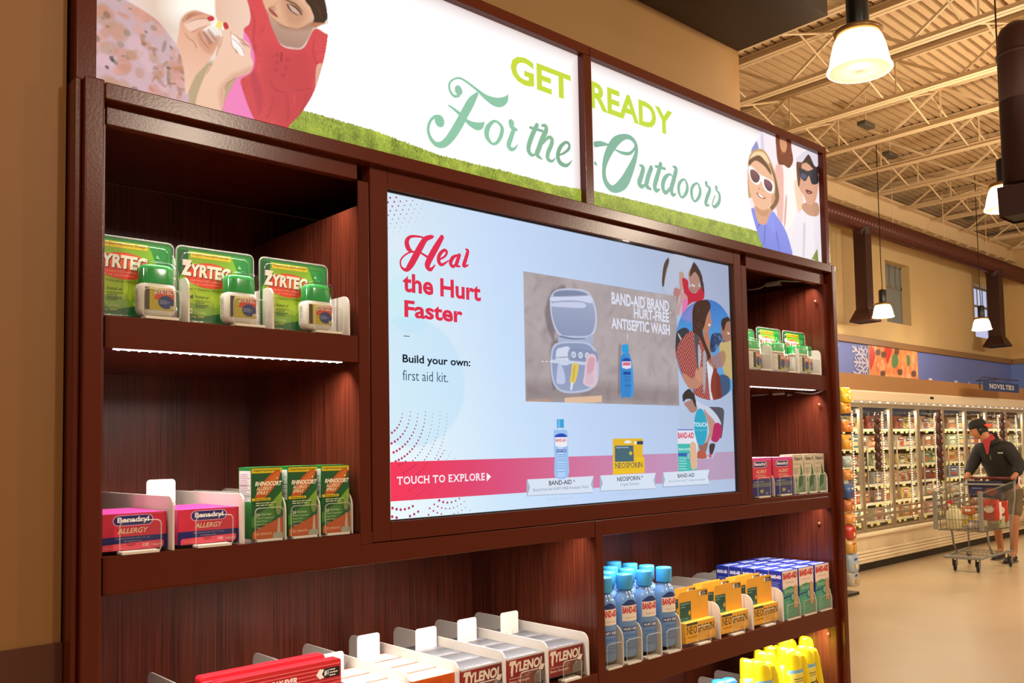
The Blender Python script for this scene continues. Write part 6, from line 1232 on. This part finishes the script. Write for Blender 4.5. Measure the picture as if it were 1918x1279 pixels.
# ================================================================ the shopper
man=empty('person',(10.6,2.6,0),label='person in black jacket and backward orange-brimmed cap leaning on the trolley',cat='person')
def skin(name,nodes,edges,m,parent,lv=2,root=0):
    me=bpy.data.meshes.new(name); me.from_pydata([n[:3] for n in nodes],edges,[]); o=bpy.data.objects.new(name,me); COL.objects.link(o); o.parent=parent; me.materials.append(m)
    s=o.modifiers.new('skin','SKIN'); sv=me.skin_vertices[0].data if me.skin_vertices else None
    if sv is None: bm=bmesh.new(); bm.from_mesh(me); bm.verts.layers.skin.verify(); bm.to_mesh(me); bm.free(); sv=me.skin_vertices[0].data
    for v,n in zip(sv,nodes): v.radius=(n[3],n[4] if len(n)>4 else n[3])
    sv[root].use_root=True; s.use_smooth_shade=True; u_=o.modifiers.new('sub','SUBSURF'); u_.levels=u_.render_levels=lv; return o
SK=mat('skin_tone','#b5764f',.5); JK=mat('black_jacket','#17140f',.75,bump=.3,bscale=30); PT=mat('tan_shorts','#6b5a40',.8); SHO=mat('dark_shoe','#2a211c',.6)
ox,oy=10.6,2.6
def L(x,y,z,*r): return (x-ox,y-oy,z)+r
hy=.11
body=[L(10.62,2.58,.94,.095),L(10.52,2.58,1.12,.095),L(10.38,2.59,1.32,.095),L(10.28,2.60,1.44,.06),L(10.23,2.65,1.53,.055),  #0-4 pelvis, spine, chest, neck
 L(10.24,2.70,1.60,.085,.095),L(10.24,2.72,1.68,.08,.09),                                                   #5,6 head
 L(10.40,2.77,1.33,.05),L(10.36,2.88,1.17,.045),L(10.25,2.87,1.09,.034),L(10.19,2.86,1.052,.026),          #7-10 far arm
 L(10.40,2.42,1.33,.05),L(10.36,2.30,1.17,.045),L(10.25,2.31,1.09,.034),L(10.19,2.31,1.052,.026),          #11-14 near arm
 L(10.66,2.68,.88,.09),L(10.60,2.70,.50,.06),L(10.74,2.71,.12,.038),                                        #15-17 far leg
 L(10.64,2.48,.88,.09),L(10.52,2.46,.50,.062),L(10.50,2.47,.12,.04),                                        #18-20 near leg
 L(10.67,2.72,.05,.035),L(10.41,2.49,.05,.038)]
E_=[(0,1),(1,2),(2,3),(3,4),(4,5),(5,6),(2,7),(7,8),(8,9),(9,10),(2,11),(11,12),(12,13),(13,14),(0,15),(15,16),(16,17),(0,18),(18,19),(19,20),(17,21),(20,22)]
for hb_,sy in ((10,1),(14,-1)):
    bx,by,bz=body[hb_][0],body[hb_][1],body[hb_][2]
    for f_ in range(4):
        i0=len(body); yy=by+(.024-.016*f_)*sy
        body+=[(bx-.030,yy,bz+.004,.009),(bx-.052+.003*abs(f_-1),yy,bz-.016,.008),(bx-.044,yy,bz-.040,.007)]; E_+=[(hb_,i0),(i0,i0+1),(i0+1,i0+2)]
    i0=len(body); body+=[(bx-.008,by-.034*sy,bz-.008,.010),(bx-.030,by-.040*sy,bz-.030,.008)]; E_+=[(hb_,i0),(i0,i0+1)]
skin('body',body,E_,SK,man,2)
# head: face turned towards the doors (+Y), looking down
hc=Vector((10.22-ox,2.715-oy,1.615)); 
m=MB(); V=[]; NU,NV=24,18
for j in range(NV+1):
    ph=math.pi*j/NV
    for i in range(NU):
        th=2*math.pi*i/NU; x=.098*math.sin(ph)*math.cos(th); y=.076*math.sin(ph)*math.sin(th); z=.118*math.cos(ph)   # local +x = facing
        if x>0 and z<-.02: x*=1-.9*(-z-.02); 
        if z<-.03: y*=1-2.2*(-z-.03)
        g=lambda cx,cz,sx,sz: math.exp(-((y-cx)/sx)**2-((z-cz)/sz)**2)
        if x>0: x+=.026*g(0,-.022,.013,.020)+.006*g(0,-.062,.022,.008)-.010*g(.03,.008,.014,.010)-.010*g(-.03,.008,.014,.010)+.008*g(0,-.095,.02,.015)+.006*g(0,.028,.05,.01)
        V.append((x,y,z))
m.add(V,[(j*NU+i,(j+1)*NU+i,(j+1)*NU+(i+1)%NU,j*NU+(i+1)%NU) for j in range(NV) for i in range(NU)])
hd_=m.build('head',SK,man,smooth=True); ROT=(0,math.radians(24),math.radians(118)); hd_.location=hc; hd_.rotation_euler=ROT
def onhead(mb,nm,m_): o=mb.build(nm,m_,hd_,smooth=True); return o
HAIR=mat('dark_hair','#17100b',.7)
m=MB(); V=[]
for j in range(9):
    ph=math.radians(20+j*13.5)
    for i in range(20):
        th=math.radians(75+i*11); V.append((.104*math.sin(ph)*math.cos(th)-.002,.081*math.sin(ph)*math.sin(th),.122*math.cos(ph)+.003))
m.add(V,[(j*20+i,(j+1)*20+i,(j+1)*20+i+1,j*20+i+1) for j in range(8) for i in range(19)]); onhead(m,'hair',HAIR)
for s_ in (-1,1):
    onhead(MB().lathe([(0,-.006),(.012,-.004),(.016,.0),(.012,.004),(0,.005)],(0,0,0),12,1,1.7),'ear',SK).location=(-.008,.079*s_,-.008); 
    bpy.context.view_layer.update() if False else None
    onhead(MB().lathe([(0,-.006),(.007,-.003),(.008,0),(.006,.004),(0,.006)],(0,0,0),10),'eye',mat('eye_dark','#1c1410',.3)).location=(.084,.029*s_,.007); onhead(MB().tube([(.093,.016*s_,.024),(.088,.042*s_,.024)],.0035,6),'eyebrow',HAIR)
onhead(MB().tube([(.088,-.02,-.064),(.094,0,-.065),(.088,.02,-.064)],.004,6),'mouth',mat('lip_tone','#8a4a3c',.5))
CAPM=mat('black_cap','#15120f',.8); m=MB(); m.lathe([(.104,-.0),(.106,.02),(.100,.055),(.078,.085),(.04,.100),(0,.104)],(-.004,0,.030),26,1,.82); cp=onhead(m,'cap',CAPM); cp.rotation_euler=(0,math.radians(-8),0)
m=MB(); V=[]
for j in range(5):
    for i in range(11):
        a=math.radians(125+i*11); r=.100+.016*j; V.append((r*math.cos(a)-.004,r*.80*math.sin(a),.034-.010*j-.02*(math.sin(a)**2)*(j/4)))
m.add([(a,b,c) for a,b,c in V]+[(a,b,c+.004) for a,b,c in V],[(j*11+i,j*11+i+1,(j+1)*11+i+1,(j+1)*11+i) for j in range(4) for i in range(10)]+[(55+j*11+i,55+(j+1)*11+i,55+(j+1)*11+i+1,55+j*11+i+1) for j in range(4) for i in range(10)]); onhead(m,'cap_brim',mat('orange_brim','#e0542c',.6))
onhead(MB().box(-.118,-.100,-.018,.010,.075,.098),'cap_patch',mat('cap_patch','#e8e0d0',.6))
# jacket, collar, zip, shorts, shoes
jk=[L(10.66,2.58,.86,.17),L(10.57,2.58,1.05,.18),L(10.45,2.59,1.23,.19),L(10.36,2.60,1.36,.165),
 L(10.38,2.77,1.36,.10),L(10.36,2.87,1.17,.074),L(10.26,2.872,1.098,.062),L(10.225,2.866,1.072,.046),
 L(10.38,2.43,1.36,.10),L(10.36,2.31,1.17,.074),L(10.26,2.308,1.098,.062),L(10.225,2.310,1.072,.046),L(10.31,2.61,1.45,.105)]
skin('jacket',jk,[(0,1),(1,2),(2,3),(3,4),(4,5),(5,6),(6,7),(3,8),(8,9),(9,10),(10,11),(3,12)],JK,man,2)
m=MB(); RC=mat('red_shirt','#a82c34',.7)
m.lathe([(.080,-.03),(.076,.01),(.070,.05)],n=20); c_=m.build('shirt_collar',RC,man,smooth=True); c_.location=(10.272-ox,2.62-oy,1.485); c_.rotation_euler=(math.radians(-20),math.radians(-25),0)
MB().prism([(-.045,.0),(.045,.0),(.010,-.16),(-.006,-.16)],0,-.006,0).build('shirt_front',RC,man).location=(10.178-ox,2.61-oy,1.475); man.children[-1] if False else None
[c for c in man.children if c.name.startswith('shirt_front')][0].rotation_euler=(0,math.radians(-4),0)
m=MB(); m.lathe([(.094,-.03),(.098,.02),(.088,.055),(.084,.05)],n=22); c_=m.build('jacket_collar',JK,man,smooth=True); c_.location=(10.30-ox,2.60-oy,1.465); c_.rotation_euler=(0,math.radians(-28),0)
MB().tube([(10.235-ox,2.60-oy,1.30),(10.25-ox,2.60-oy,1.25)],.004,6).build('zip_pull',mat('zip_metal','#c8b898',.3,metal=.7),man); MB().box(10.205-ox,10.209-ox,2.44-oy,2.50-oy,1.325,1.336).build('chest_logo',mat('logo_white','#c8c4bc',.5),man)
skin('shorts',[L(10.63,2.58,.96,.15),L(10.65,2.68,.82,.11),L(10.60,2.70,.52,.088),L(10.63,2.48,.82,.11),L(10.53,2.46,.52,.09)],[(0,1),(1,2),(0,3),(3,4)],PT,man,2)
for x,y in ((10.68,2.72),(10.42,2.49)):
    m=MB(); V=[]
    pr_=[(.14,.030,.045,0),(.12,.042,.085,0),(.06,.045,.10,0),(0,.046,.075,0),(-.07,.048,.06,0),(-.13,.040,.045,0),(-.155,.02,.03,0)]
    for xx,w,h,_ in pr_:
        for k_ in range(12): a=2*math.pi*k_/12; V.append((xx,w*math.cos(a),h/2+h/2*math.sin(a)))
    m.add(V,[(i*12+k_,i*12+(k_+1)%12,(i+1)*12+(k_+1)%12,(i+1)*12+k_) for i in range(6) for k_ in range(12)]+[tuple(range(12)),tuple(83-k_ for k_ in range(12))]); o=m.build('shoe',SHO,man,smooth=True); o.location=(x-ox,y-oy,.004)
    MB().box(-.155,.145,-.048,.048,0,.014).build('shoe_sole',mat('sole_grey','#6a6258',.6),man,bevel=.006).location=(x-ox,y-oy,.002)
